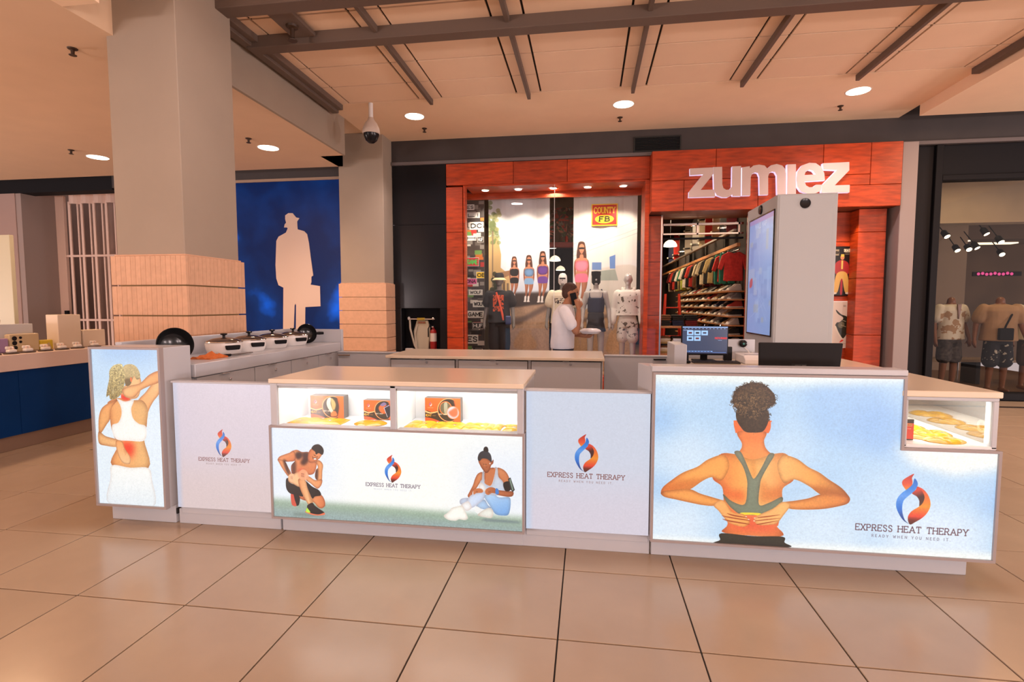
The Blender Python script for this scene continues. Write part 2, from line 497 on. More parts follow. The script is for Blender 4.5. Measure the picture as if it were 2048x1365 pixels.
G = {'t_pony': [(175,960),(238,970),(252,934),(261,879),(251,823),(232,776),(188,738),(135,727),(126,755),(103,745),(113,801),(133,867),(139,923)],
 't_head': [(253,952),(306,971),(351,958),(380,918),(383,881),(356,867),(332,889),(303,833),(266,823),(254,878)],
 't_neck': [(300,870),(343,899),(383,881),(388,835),(372,770),(344,740),(292,731),(229,720),(225,785),(267,833)],
 't_arm1': [(233,795),(297,824),(381,844),(456,901),(538,927),(535,857),(462,828),(383,794),(334,749),(293,739),(252,749)],
 't_arm2': [(353,714),(419,781),(473,837),(536,882),(531,783),(477,718),(432,643),(411,540),(368,604)],
 't_back': [(113,708),(199,738),(323,727),(395,725),(433,661),(411,549),(391,455),(414,264),(118,270),(174,409),(146,474),(125,558),(121,671)],
 't_larm': [(204,734),(113,699),(57,660),(30,593),(24,494),(42,491),(93,553),(122,591),(142,671)],
 't_lfore': [(24,503),(21,421),(84,404),(168,400),(217,425),(161,454),(78,472)],
 't_lhand': [(160,437),(211,441),(233,388),(270,338),(271,300),(254,283),(204,295),(171,353)],
 't_bra': [(188,733),(250,716),(323,727),(299,667),(311,602),(355,566),(411,547),(394,454),(276,446),(161,456),(135,545),(189,570),(218,627),(214,683)],
 't_pants': [(118,270),(265,260),(411,264),(438,185),(436,-8),(78,-5),(100,178)],
 't_red1': [(226,762),(293,754),(281,726),(230,730)],
 't_red2': [(202,429),(296,433),(303,377),(269,328),(219,374)],
 'f_hair': [(272,471),(290,488),(319,493),(343,476),(352,451),(342,425),(318,436),(299,426),(293,444),(272,460)],
 'f_face': [(257,452),(274,464),(296,453),(318,443),(341,437),(339,425),(322,401),(297,382),(272,372),(252,372),(243,395),(246,428)],
 'f_torso': [(119,428),(165,451),(204,438),(249,438),(250,395),(262,372),(301,379),(296,332),(279,298),(245,289),(225,309),(190,308),(155,287),(130,291),(127,343),(153,377),(118,375)],
 'f_la': [(119,430),(84,417),(48,401),(35,381),(42,367),(77,369),(112,370),(153,379),(161,415),(145,444)],
 'f_lf': [(35,384),(42,363),(66,321),(95,280),(107,273),(126,290),(106,332),(87,369),(63,380)],
 'f_lh': [(105,273),(125,291),(144,287),(140,263),(132,236),(113,243)],
 'f_ra': [(296,379),(316,389),(336,376),(345,353),(339,315),(333,253),(308,252),(288,275),(295,322),(310,342)],
 'f_rf': [(334,263),(332,230),(311,203),(292,204),(258,231),(228,251),(229,272),(249,278),(288,256)],
 'f_rh': [(179,303),(206,323),(235,310),(245,273),(224,253),(189,255),(174,279)],
 'f_th': [(104,266),(140,287),(170,307),(206,323),(225,309),(219,262),(193,242),(180,205),(138,222),(108,235)],
 'f_sh': [(173,255),(219,257),(237,197),(270,108),(244,87),(224,110),(187,184)],
 'f_s1': [(89,251),(108,259),(118,228),(177,208),(203,145),(151,152),(111,160),(88,194)],
 'f_s2': [(221,248),(267,212),(311,191),(326,158),(285,148),(265,134),(234,196)],
 'f_bk': [(265,136),(285,149),(325,161),(349,127),(351,89),(327,70),(303,77),(284,99),(264,117)],
 'f_bs': [(166,150),(196,152),(222,117),(185,126)],
 'f_so': [(118,152),(135,158),(145,116),(156,77),(133,76),(121,95)],
 'f_sb': [(131,153),(156,159),(181,132),(171,83),(148,80),(132,100)],
 'f_fo': [(223,46),(262,32),(307,29),(345,42),(345,28),(301,21),(262,23),(216,37)],
 'f_fs': [(233,87),(264,104),(283,85),(308,68),(343,46),(341,31),(307,27),(262,32),(222,44),(228,72)],
 'f_fg': [(227,68),(234,63),(250,38),(220,41)],
 'f_dk1': [(164,429),(194,435),(204,412),(178,390),(161,406)],
 'f_dk2': [(204,431),(249,435),(248,386),(217,352),(192,365),(208,398)],
 'f_dk3': [(290,312),(310,332),(308,276),(300,252),(289,275)],
 'f_dk4': [(73,378),(97,370),(115,295),(105,285),(86,322)],
 'f_dk5': [(132,367),(158,373),(155,292),(133,291)],
 'f_rd': [(181,317),(211,323),(225,295),(204,271),(180,284)],
 'f_gr': [(8,108),(235,118),(481,122),(722,129),(1051,129),(1637,139),(1637,-45),(3,-56)],
 'w_bun': [(1383,493),(1384,513),(1396,522),(1408,514),(1410,490)],
 'w_hair': [(1346,452),(1356,479),(1378,494),(1405,492),(1425,473),(1432,438),(1428,426),(1405,444),(1374,446),(1360,432),(1349,432)],
 'w_face': [(1350,432),(1374,447),(1405,446),(1429,428),(1441,443),(1441,420),(1428,405),(1422,384),(1409,361),(1392,358),(1373,381),(1360,403)],
 'w_chest': [(1387,360),(1422,388),(1449,389),(1450,354),(1431,285),(1409,279),(1387,306)],
 'w_larm': [(1374,359),(1346,349),(1328,316),(1315,275),(1292,229),(1282,206),(1294,190),(1310,197),(1314,235),(1337,258),(1360,296),(1371,314)],
 'w_rsh': [(1465,390),(1498,385),(1524,362),(1540,327),(1543,305),(1507,293),(1493,309),(1471,337)],
 'w_tank': [(1374,359),(1386,364),(1387,315),(1404,281),(1431,281),(1449,345),(1447,391),(1467,390),(1473,337),(1498,309),(1516,259),(1498,233),(1453,217),(1373,231),(1360,296),(1370,314)],
 'w_band': [(1502,296),(1538,309),(1547,259),(1515,249)],
 'w_phone': [(1531,326),(1546,335),(1572,259),(1560,244),(1546,260)],
 'w_scr': [(1538,322),(1546,327),(1564,260),(1557,254)],
 'w_rf': [(1453,255),(1476,252),(1520,249),(1561,248),(1562,224),(1542,214),(1498,216),(1457,227)],
 'w_rh': [(1395,252),(1422,268),(1453,261),(1459,232),(1431,231),(1409,218),(1392,230)],
 'w_watch': [(1456,261),(1471,257),(1474,229),(1455,228)],
 'w_lh': [(1319,244),(1346,257),(1374,251),(1374,232),(1337,226),(1319,216)],
 'w_wrap': [(1364,296),(1391,270),(1396,243),(1373,237),(1350,264)],
 'w_leg': [(1298,207),(1328,222),(1373,239),(1396,252),(1387,211),(1382,192),(1345,155),(1300,129),(1280,169)],
 'w_thigh': [(1384,207),(1409,226),(1435,237),(1475,207),(1538,211),(1547,166),(1534,103),(1498,93),(1453,101),(1422,146)],
 'w_bl': [(1231,166),(1242,185),(1273,193),(1289,188),(1273,164),(1241,148)],
 'w_low': [(1334,143),(1382,189),(1408,154),(1427,136),(1390,125)],
 'w_sock': [(1264,164),(1291,169),(1306,130),(1273,109),(1240,140)],
 'w_shoe': [(1130,69),(1159,94),(1182,123),(1218,135),(1250,141),(1268,105),(1283,64),(1263,49),(1227,53),(1204,41),(1158,45)],
 'w_sock2': [(1324,124),(1336,142),(1363,129),(1373,116),(1354,91),(1327,108)],
 'w_shoe2': [(1344,86),(1372,116),(1417,137),(1441,115),(1431,75),(1390,75)],
 'l_hair': [(442,808),(429,845),(440,889),(467,919),(508,938),(549,944),(591,933),(625,908),(650,872),(652,832),(629,813),(612,797),(624,769),(621,732),(612,702),(592,672),(544,665),(502,669),(473,701),(455,734),(450,771),(457,792)],
 'l_bunlow': [(460,792),(540,778),(612,799),(622,769),(619,732),(612,702),(592,672),(544,665),(502,669),(473,701),(455,734),(450,771)],
 'l_ears': [(440,719),(459,731),(624,736),(634,722),(634,692),(623,664),(606,665),(464,660),(450,669)],
 'l_neck': [(464,668),(606,673),(602,621),(615,577),(654,547),(726,543),(550,470),(366,528),(450,539),(479,564),(487,601)],
 'l_back': [(366,529),(450,540),(548,514),(651,549),(728,544),(766,419),(709,358),(708,283),(693,154),(685,139),(706,84),(409,85),(424,138),(401,251),(388,349),(334,403)],
 'l_lu': [(394,533),(310,504),(254,460),(175,422),(111,373),(65,329),(59,294),(106,287),(156,316),(214,326),(284,380),(334,403),(387,387),(424,471)],
 'l_lf': [(59,305),(73,277),(143,263),(215,250),(288,239),(352,239),(405,265),(344,286),(272,305),(214,328),(141,321)],
 'l_lh': [(345,242),(379,274),(410,263),(445,209),(502,201),(521,186),(535,171),(540,149),(505,126),(433,144),(403,173),(374,210)],
 'l_ru': [(699,545),(726,544),(781,524),(837,483),(892,456),(940,421),(1002,380),(1036,345),(1048,317),(977,326),(910,330),(841,378),(766,411),(711,388),(674,483)],
 'l_rf': [(1048,328),(1045,293),(993,271),(913,252),(812,243),(743,246),(708,276),(776,292),(843,309),(910,336),(990,339)],
 'l_rh': [(751,267),(708,281),(661,241),(593,203),(567,181),(564,164),(587,143),(643,146),(685,160),(718,207)],
 'l_bra': [(448,548),(479,556),(507,505),(541,424),(555,405),(572,426),(598,479),(630,548),(659,545),(632,488),(600,420),(589,374),(587,260),(639,272),(703,309),(709,283),(683,250),(634,217),(593,200),(495,198),(452,222),(423,251),(400,287),(397,308),(443,270),(511,257),(522,356),(517,408),(494,475)],
 'l_yel': [(493,207),(557,211),(598,209),(594,196),(558,199),(502,196)],
 'l_pants': [(392,82),(561,76),(716,83),(727,51),(742,24),(370,18),(386,43)],
 'l_red': [(467,190),(558,192),(648,201),(685,146),(644,106),(476,110),(433,138)],
 'l_sp': [(541,514),(555,515),(565,425),(555,410),(543,424)],
 'l_b1': [(398,365),(442,329),(498,339),(510,272),(429,290),(396,319)],
 'l_b2': [(600,412),(636,354),(691,364),(706,328),(666,288),(590,277)],
 'l_sh1': [(69,325),(176,376),(284,389),(214,326),(142,313),(77,283)],
 'l_sh2': [(910,331),(841,379),(976,364),(1044,324),(1031,301),(977,327)],
 'l_sh3': [(447,660),(502,662),(599,665),(593,620),(483,616)],
 'l_fl1': [(389,185),(432,180),(534,167),(534,163),(432,173)],
 'l_fl2': [(393,166),(432,160),(531,147),(530,142),(432,152)],
 'l_fl3': [(417,200),(460,192),(520,183),(518,179),(453,185)],
 'l_fr1': [(704,189),(642,180),(567,166),(568,163),(642,175)],
 'l_fr2': [(697,174),(642,163),(584,148),(585,143),(643,158)],
 'l_fr3': [(703,208),(641,198),(586,187),(588,183),(642,192)],
 'logo_a': [(1,546),(-51,515),(-95,477),(-100,440),(-80,404),(-51,375),(-20,414),(-9,458),(-16,505)],
 'logo_b': [(7,500),(33,467),(37,430),(15,379),(-36,326),(-79,274),(-89,208),(-82,143),(-58,78),(-23,45),(-73,77),(-116,141),(-143,213),(-138,286),(-102,346),(-44,398),(-7,443)],
 'logo_c': [(36,421),(73,392),(105,331),(96,269),(64,224),(60,278),(36,321),(-9,352),(22,386)],
 'logo_d': [(38,420),(87,397),(131,346),(156,282),(158,224),(131,157),(87,105),(36,67),(-11,38),(-33,86),(-29,130),(0,175),(58,220),(93,265),(103,324),(76,384)],
 'z1': [(272,420),(628,424),(630,325),(444,84),(656,83),(664,-28),(263,-28),(266,58),(473,321),(277,316)],
 'u': [(623,427),(755,427),(765,157),(784,99),(827,72),(875,75),(908,117),(904,427),(1037,428),(1046,-30),(922,-26),(916,-4),(850,-42),(767,-40),(683,-5),(642,68)],
 'm': [(1051,409),(1166,423),(1170,391),(1221,431),(1302,442),(1383,425),(1425,377),(1478,426),(1558,442),(1639,415),(1681,365),(1697,294),(1708,-25),(1580,-21),(1564,271),(1535,321),(1494,330),(1455,310),(1440,261),(1449,-20),(1323,-19),(1310,259),(1285,316),(1244,325),(1204,305),(1185,256),(1187,-24),(1059,-23)],
 'i': [(1706,427),(1832,426),(1848,-25),(1718,-21)],
 'e': [(1844,206),(1859,317),(1919,405),(2024,441),(2117,432),(2198,373),(2243,275),(2255,171),(1968,162),(1990,103),(2037,74),(2090,75),(2135,109),(2234,106),(2198,13),(2120,-26),(2014,-23),(1920,15),(1864,93)],
 'eh': [(1962,260),(1978,312),(2028,338),(2081,320),(2123,263)],
 'z2': [(2215,425),(2586,430),(2591,307),(2395,90),(2607,90),(2607,-20),(2212,-18),(2211,89),(2416,317),(2225,331)],
 'man': [(-5507,3122),(-5445,3160),(-5361,3158),(-5292,3077),(-5228,3065),(-5275,3006),(-5273,2918),(-5270,2863),(-5144,2828),(-5086,2772),(-5055,2606),(-5027,2341),(-4988,2019),(-5025,1997),(-5028,1897),(-5046,1853),(-4862,1825),(-4861,1455),(-5161,1440),(-5189,820),(-5369,818),(-5344,1473),(-5352,1507),(-5373,1473),(-5418,817),(-5626,815),(-5586,1800),(-5682,1845),(-5722,1969),(-5731,2216),(-5699,2661),(-5652,2738),(-5505,2808),(-5466,2883),(-5478,2901),(-5538,2902),(-5524,2957),(-5494,2989),(-5511,3056)]}

# ------------------------------------------------------------------ materials
TILE = mat('polished_terrazzo', (.42, .33, .24), .22, var=.05, vs=3, randv=.03, spec=.45)
GROUT = mat('dark_joint', (.03, .025, .022), .8)
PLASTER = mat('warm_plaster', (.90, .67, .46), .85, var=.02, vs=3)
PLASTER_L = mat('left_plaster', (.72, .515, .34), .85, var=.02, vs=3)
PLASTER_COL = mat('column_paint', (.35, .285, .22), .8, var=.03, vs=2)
STONE = mat('cream_stone', (.66, .395, .25), .7, var=.06, vs=20, randv=.035)
PANEL = mat('ceiling_panel_paint', (.88, .65, .46), .7, var=.02, vs=2, randv=.02)
STEEL_BROWN = mat('bronze_grey_paint', (.14, .10, .078), .55)
DARKFASCIA = mat('charcoal_fascia', (.05, .041, .039), .6, var=.08, vs=3)
FASCIA_TRIM = mat('grey_trim', (.14, .12, .12), .5)
BLACK = mat('black_paint', (.009, .009, .011), .6, spec=.15)
BLACKGLOSS = mat('black_gloss', (.010, .010, .012), .2, spec=.3)
WOOD = mat('orange_stained_wood', (.38, .042, .006), .38, var=.32, vs=3.0, stretch=(1.5, 1.5, 9), randv=.16, bump=.04, bs=12)
LAM = mat('white_laminate', (.52, .545, .59), .28, spec=.5)
LAMW = mat('bright_laminate', (.86, .86, .87), .4)
LAM_EDGE = mat('taupe_frame', (.36, .32, .32), .4, metal=.0)
LAMTOP = mat('counter_laminate', (.80, .69, .54), .20, spec=.6)
SHADOWGAP = mat('shadow_gap', (.02, .018, .018), .8)
CHROME = mat('chrome', (.8, .8, .8), .15, metal=1)
WHITEPL = mat('white_plastic', (.80, .78, .76), .3)
LEDW = mat('led_strip', (.9, .9, .9), .4, emit=(1, .98, .94), es=5)
DL = mat('downlight_lens', (1, 1, 1), .4, emit=(1, .86, .70), es=7)
GLASS = glass('clear_pane', (.97, .98, .97), .06)
SHOPGLASS = glass('shop_window_pane', (.96, .96, .96), .022)
DARKGLASS = glass('dim_shop_pane', (.80, .80, .80), .022)


def structure(o):
    o['kind'] = 'structure'
    return o


# ------------------------------------------------------------------ floor
T = .61
FX, FY = 6.1905, 4.618            # grid offset: joints lie at ((i-FX)*T, (j+FY)*T)
floor = structure(box('floor', (-14, -6, -.06), (9.5, 22, -.008), GROUT, bev=0))
fw = Matrix.Rotation(.1438, 3, 'Z') @ Matrix.Rotation(-.0686, 3, 'X')


def seen(x, y, z=0, pad=60):
    d = fw.transposed() @ (Vector((x, y, z)) - Vector((0, 0, 1.4727)))
    if d.y < .2: return False
    u, v = 1024 + 1039.8 * d.x / d.y, 682.5 - 1039.8 * d.z / d.y
    return -pad < u < 2048 + pad and -pad < v < 1365 + pad


g = .0035
tile_me = M().box((g, g, -.03), (T - g, T - g, 0)).mesh('floor_tile', bev=.002)
tile_me.materials.append(TILE)
rest = M()
for i in range(-13, 22):
    for j in range(-16, 13):
        x, y = (i - FX) * T, (j + FY) * T
        if y > 9.4 - T or x > 9: continue
        cx, cy = x + T / 2, y + T / 2
        hid = (-3.1 < cx < 2.0 and 3.3 < cy < 7.5) or cx < -5.9 or (cy > 5.6 and cx < 2.2)
        if cy > .8 and seen(cx, cy, 0, 220) and not hid:
            o = link('floor_tile', tile_me, None, floor, False)
            o.location = (x, y, 0)
        else:
            rest.box((x + g, y + g, -.03), (x + T - g, y + T - g, 0))
o = rest.build('floor_tile_field', TILE, floor)
o['kind'] = 'stuff'
box('shop_floor', (-14, 9.3, -.05), (9.5, 22, .002), mat('shop_floor_wood', (.22, .11, .05), .4, var=.2, vs=4, stretch=(8, 1, 1)), floor, bev=0)
box('floor_border', (2.6, 8.33, -.02), (9.5, 8.45, .002), mat('dark_border_stone', (.04, .03, .025), .25), floor, bev=0)
M().prism([(-5.02, 4.55), (-4.30, 4.55), (-4.10, 5.15)], -.02, .0025, 'z').build('inlay_tile', mat('dark_inlay', (.05, .045, .04), .3), floor)

# ------------------------------------------------------------------ ceiling with panels and beams
CZ = 4.36
ceiling = structure(box('ceiling', (-3.75, -6, CZ + .02), (4.72, 9.3, CZ + .1), mat('plenum_dark', (.012, .009, .007), .9), bev=0))
beams_x = [-3.57, -2.20, -.82, .57, 1.95, 3.33, 4.66]
rows = [3.36, 3.916, 4.472, 5.03, 5.58, 6.14, 6.70, 7.25]
gp = .0125


def cpanel(x0, x1, y0, y1):
    box('ceiling_panel', (x0 + gp, y0 + gp, CZ), (x1 - gp, y1 - gp, CZ + .02), PANEL, ceiling, bev=0)


for a, b in zip(beams_x[:-1], beams_x[1:]):
    for y0, y1 in zip(rows[:-1], rows[1:]):
        cpanel(a, a + .165, y0, y1)
        cpanel(a + .165, b - .165, y0, y1)
        cpanel(b - .165, b, y0, y1)
box('ceiling_panel_field', (-3.57, -6, CZ), (4.66, 3.36 - gp, CZ + .02), PANEL, ceiling, bev=0)['kind'] = 'stuff'
box('ceiling_border', (-3.75, 7.25 + .006, CZ), (4.72, 9.05, CZ + .02), PLASTER, ceiling, bev=0)
for k, x in enumerate(beams_x):
    w = .022 if 0 < k < 6 else .045
    box('ceiling_beam', (x - w, 3.4, CZ - .07), (x + w, 7.30, CZ + .004), STEEL_BROWN, ceiling, bev=.003)
for y0, y1, zb in ((5.33, 5.49, 4.235), (4.62, 4.80, 4.25)):
    box('cross_beam', (-3.66, y0, zb), (4.74, y1, CZ + .004), STEEL_BROWN, ceiling, bev=.006)
box('edge_beam', (-3.70, 2.0, 4.255), (-3.60, 7.32, CZ + .004), STEEL_BROWN, ceiling, bev=.006)
box('access_plate', (-3.12, 4.80, 4.30), (-2.86, 5.33, 4.34), STEEL_BROWN, ceiling, bev=.004)

# lowered ceilings left and right of the panel field
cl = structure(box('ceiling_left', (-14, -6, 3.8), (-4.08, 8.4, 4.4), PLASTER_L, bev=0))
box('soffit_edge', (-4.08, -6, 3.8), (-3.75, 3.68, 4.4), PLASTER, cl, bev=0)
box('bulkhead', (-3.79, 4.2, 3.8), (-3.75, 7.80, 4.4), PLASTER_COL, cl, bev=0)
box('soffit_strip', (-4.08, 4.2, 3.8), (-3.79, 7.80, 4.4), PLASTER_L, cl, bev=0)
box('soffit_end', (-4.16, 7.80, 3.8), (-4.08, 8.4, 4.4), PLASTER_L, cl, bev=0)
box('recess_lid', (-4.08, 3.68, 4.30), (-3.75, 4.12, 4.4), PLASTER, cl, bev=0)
box('border_lid', (-4.3, 7.80, 4.40), (-3.74, 9.3, 4.46), PLASTER, cl, bev=0)
cr = structure(box('ceiling_right', (4.72, -6, 4.205), (9.5, 8.48, 4.5), PLASTER, bev=0))
box('rear_lid', (4.72, 8.48, 4.46), (9.5, 9.3, 4.5), DARKFASCIA, cr, bev=0)

# ------------------------------------------------------------------ columns


def column(x0, x1, y0, y1, top, band, bx, courses, ztop, strip):
    c = structure(box('column', (x0, y0, band - .01), (x1, y1, ztop), PLASTER_COL, bev=.006))
    box('column_core', (x0 + .01, y0 + .01, 0), (x1 - .01, y1 - .01, band), mat('joint_mortar', (.36, .22, .09), .9), c, bev=0)
    X0, X1, Y0, Y1 = x0 - bx, x1 + bx, y0 - bx, y1 + bx
    box('column_cap', (X0 + .02, Y0 + .02, band - .012), (X1 - .02, Y1 - .02, band), STONE, c, bev=.002)
    z = band - .012
    while z > .05:
        z0 = max(.0, z - courses)
        if strip:
            nx, ny = round((X1 - X0) / strip), round((Y1 - Y0) / strip)
            for k in range(nx):
                a = X0 + (X1 - X0) * k / nx
                if z > .9: box('strip_tile', (a + .0012, Y0, z0 + .010), (a + (X1 - X0) / nx - .0012, Y0 + .03, z - .003), STONE, c, bev=0)
            for k in range(ny):
                a = Y0 + (Y1 - Y0) * k / ny
                if z > .9: box('strip_tile', (X1 - .03, max(a, Y0 + .031) + .0012, z0 + .010), (X1, a + (Y1 - Y0) / ny - .0012, z - .003), STONE, c, bev=0)
            if z <= .9:
                box('stone_course', (X0, Y0, z0 + .01), (X1, Y1, z - .003), STONE, c, bev=0)
        else:
            box('stone_course', (X0, Y0, z0 + .006), (X1, Y1, z - .002), STONE, c, bev=.002)
        z = z0
    return c


column(-4.15, -3.48, 4.12, 4.83, 0, 1.92, .035, .265, 4.4, .050)
column(-4.26, -3.46, 8.60, 9.05, 0, 1.86, .03, .235, 4.4, 0)

# ------------------------------------------------------------------ shop-front wall across the concourse (plane y = 9)
WY = 9.0
wall = structure(box('wall_back', (-3.45, WY, 3.93), (9.5, WY + .3, 4.48), DARKFASCIA, bev=0))
box('fascia_lip', (-3.45, WY - .05, 3.93), (9.5, WY + .01, 3.985), FASCIA_TRIM, wall, bev=.004)
box('dark_pier_panel', (-3.45, WY, 2.9), (-2.47, WY + .25, 3.93), BLACKGLOSS, wall, bev=.003)
box('dark_pier_panel', (-3.45, WY, 1.42), (-2.47, WY + .25, 2.895), BLACKGLOSS, wall, bev=.003)
box('niche_back', (-3.45, WY + .24, 0), (-2.47, WY + .30, 1.42), BLACK, wall, bev=0)
box('niche_side', (-3.45, WY, 0), (-3.32, WY + .24, 1.42), BLACKGLOSS, wall, bev=.003)
box('niche_side', (-2.60, WY, 0), (-2.47, WY + .24, 1.42), BLACKGLOSS, wall, bev=.003)
box('niche_sill', (-3.32, WY, 0), (-2.60, WY + .24, .62), BLACKGLOSS, wall, bev=.003)


def wood(a, b, parent=None):
    return box('wood_panel', a, b, WOOD, parent or wall, bev=.004)


gq = .003
WX0, WX1, WZ = -2.13, .93, 3.53          # window opening of the clothes shop
for z0, z1 in ((0, .9), (.9, 1.85), (1.85, 2.75), (2.75, 3.53)):
    wood((-2.465, WY - .02, z0 + gq), (-2.175, WY + .2, z1 - gq))
for x0, x1 in ((-2.465, -1.28), (-1.28, -.36), (-.36, 1.0)):
    wood((x0 + gq, WY - .02, WZ + .03), (x1 - gq, WY + .2, 3.925))
wood((-2.17, WY + .01, 0), (-2.13, WY + .15, WZ + .03))               # window jamb, left
wood((-2.13, WY + .01, WZ), (.96, WY + .62, WZ + .04))                # window head lining
wood((.93, WY - .01, 0), (1.0, WY + .6, WZ + .02))                    # jamb right
for z0, z1 in ((0, 1.3), (1.3, 2.2), (2.2, 2.97)):
    wood((1.0, WY + .10, z0 + gq), (1.24, WY + .35, z1 - gq))         # between window and doorway
wood((-2.17, WY + .01, 0), (.93, WY + .2, .25))                       # stall riser
# sign band boxed out over the doorway
SB = 8.72
for x0, x1, z0, z1 in ((1.0, 1.98, 3.46, 3.93), (1.98, 3.55, 3.46, 3.93), (3.55, 4.22, 3.46, 3.93), (4.22, 4.66, 3.30, 3.93),
                       (1.0, 1.50, 2.975, 3.46), (1.50, 2.62, 2.975, 3.46), (2.62, 3.70, 2.975, 3.46), (3.70, 4.66, 2.975, 3.30)):
    wood((x0 + gq, SB, z0 + gq), (x1 - gq, SB + .05, z1 - gq))
wood((3.70 + gq, SB + .002, 3.30 + gq), (4.22 - gq, SB + .05, 3.46 - gq))
box('sign_band_core', (1.0, SB + .05, 2.985), (4.66, WY + .6, 3.93), mat('wood_dark', (.16, .035, .010), .5, var=.2, vs=4), wall, bev=0)
wood((.998, SB + .05, 2.98), (1.004, WY + .1, 3.92))
# doorway side: recessed wood wall with posters, pier, grey pilaster
for z0, z1 in ((0, .62), (.62, 1.30), (1.30, 1.62), (1.62, 2.5), (2.5, 2.98)):
    wood((2.64, WY + .22, z0 + gq), (4.26, WY + .34, z1 - gq))
for z0, z1 in ((0, 1.0), (1.0, 1.9), (1.9, 2.62), (2.62, 2.98)):
    wood((4.20, WY - .04, z0 + gq), (4.60, WY + .34, z1 - gq))
box('grey_pilaster', (4.68, SB + .05, 0), (4.90, WY + .3, 3.93), mat('pilaster_grey', (.30, .25, .24), .55), wall, bev=.006)

# right-hand shop: black frame around dim glass
for a, b in (((4.90, WY, 0), (5.02, WY + .25, 3.93)), ((5.02, WY + .06, 0), (5.28, WY + .25, 3.93)), ((5.28, WY, 0), (5.38, WY + .2, 3.93)),
             ((5.38, WY, 3.39), (9.5, WY + .2, 3.47)), ((5.38, WY + .05, 3.47), (9.5, WY + .2, 3.93)), ((5.38, WY - .02, 0), (9.5, WY + .2, .11))):
    box('shop_frame', a, b, BLACK if a[0] != 5.02 else mat('frame_charcoal', (.014, .013, .015), .6, spec=.15), wall, bev=.006)
w2 = structure(box('window_2', (5.38, WY + .09, .11), (9.4, WY + .10, 3.39), DARKGLASS, bev=0))

# left side: blue hoarding and pilaster, grille opening further left
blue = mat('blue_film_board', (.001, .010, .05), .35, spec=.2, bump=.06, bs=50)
_n = blue.node_tree                      # light through the blue film painted into its emission: noise plus placed spots
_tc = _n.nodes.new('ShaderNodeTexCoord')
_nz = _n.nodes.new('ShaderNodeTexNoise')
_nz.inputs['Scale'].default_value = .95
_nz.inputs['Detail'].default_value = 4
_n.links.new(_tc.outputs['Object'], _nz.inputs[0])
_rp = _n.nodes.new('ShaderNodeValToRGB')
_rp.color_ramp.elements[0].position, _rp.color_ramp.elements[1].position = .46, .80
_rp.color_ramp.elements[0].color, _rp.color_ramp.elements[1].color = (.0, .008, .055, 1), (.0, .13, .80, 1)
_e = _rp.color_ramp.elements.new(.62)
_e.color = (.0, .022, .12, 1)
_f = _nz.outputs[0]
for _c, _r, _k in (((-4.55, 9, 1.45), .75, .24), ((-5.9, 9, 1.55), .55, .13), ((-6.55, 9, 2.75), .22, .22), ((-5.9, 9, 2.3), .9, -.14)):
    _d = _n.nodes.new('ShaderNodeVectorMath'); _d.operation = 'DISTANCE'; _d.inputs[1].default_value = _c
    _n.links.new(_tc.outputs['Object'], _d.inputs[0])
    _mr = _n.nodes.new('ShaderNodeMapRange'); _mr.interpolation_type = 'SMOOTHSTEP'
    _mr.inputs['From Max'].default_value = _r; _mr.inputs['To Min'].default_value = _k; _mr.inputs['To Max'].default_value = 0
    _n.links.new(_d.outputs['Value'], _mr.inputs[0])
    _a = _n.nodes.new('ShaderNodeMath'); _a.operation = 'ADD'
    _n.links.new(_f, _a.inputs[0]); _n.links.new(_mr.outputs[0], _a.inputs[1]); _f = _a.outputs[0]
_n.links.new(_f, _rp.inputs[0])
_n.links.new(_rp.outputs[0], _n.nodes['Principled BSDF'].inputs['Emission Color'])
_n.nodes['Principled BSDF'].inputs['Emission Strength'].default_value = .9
wl = structure(box('wall_left', (-9.1, WY, 3.735), (-3.45, WY + .3, 4.4), DARKFASCIA, bev=0))
box('header_lip', (-8.2, WY - .03, 3.735), (-4.2, WY + .02, 3.785), mat('lip_tan', (.36, .25, .18), .5), wl, bev=.003)
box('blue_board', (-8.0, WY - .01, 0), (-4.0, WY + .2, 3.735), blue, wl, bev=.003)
M().prism([(x / 1000, z / 1000) for x, z in G['man']], WY - .018, WY - .008).build('man_silhouette_panel', mat('silhouette_cream', (.72, .58, .50), .5), wl)
box('gate_header', (-14, WY, 3.70), (-9.1, WY + .3, 4.4), BLACK, wl, bev=0)
box('gate_pilaster', (-14, WY, 0), (-11.32, WY + .2, 3.70), mat('pilaster_mauve', (.34, .24, .21), .7), wl, bev=.004)
box('gate_return', (-11.32, WY + .02, 0), (-11.2, WY + .75, 3.78), mat('return_grey', (.30, .24, .22), .7), wl, bev=0)
box('gate_reveal', (-11.3, WY + .05, 3.84), (-8.2, WY + .9, 3.92), PLASTER, wl, bev=0)
box('gate_pier', (-9.05, WY + .02, 0), (-8.0, WY + .9, 3.84), PLASTER_COL, wl, bev=0)
box('shutter_back', (-14, WY + 1.5, 0), (-7.6, WY + 1.6, 4.2), mat('dim_shop_back', (.30, .19, .15), .8, var=.3, vs=.8), wl, bev=0)

box('side_wall', (-14.0, 4.6, 0), (-13.85, WY + .1, 3.8), mat('pilaster_mauve'), wl, bev=0)
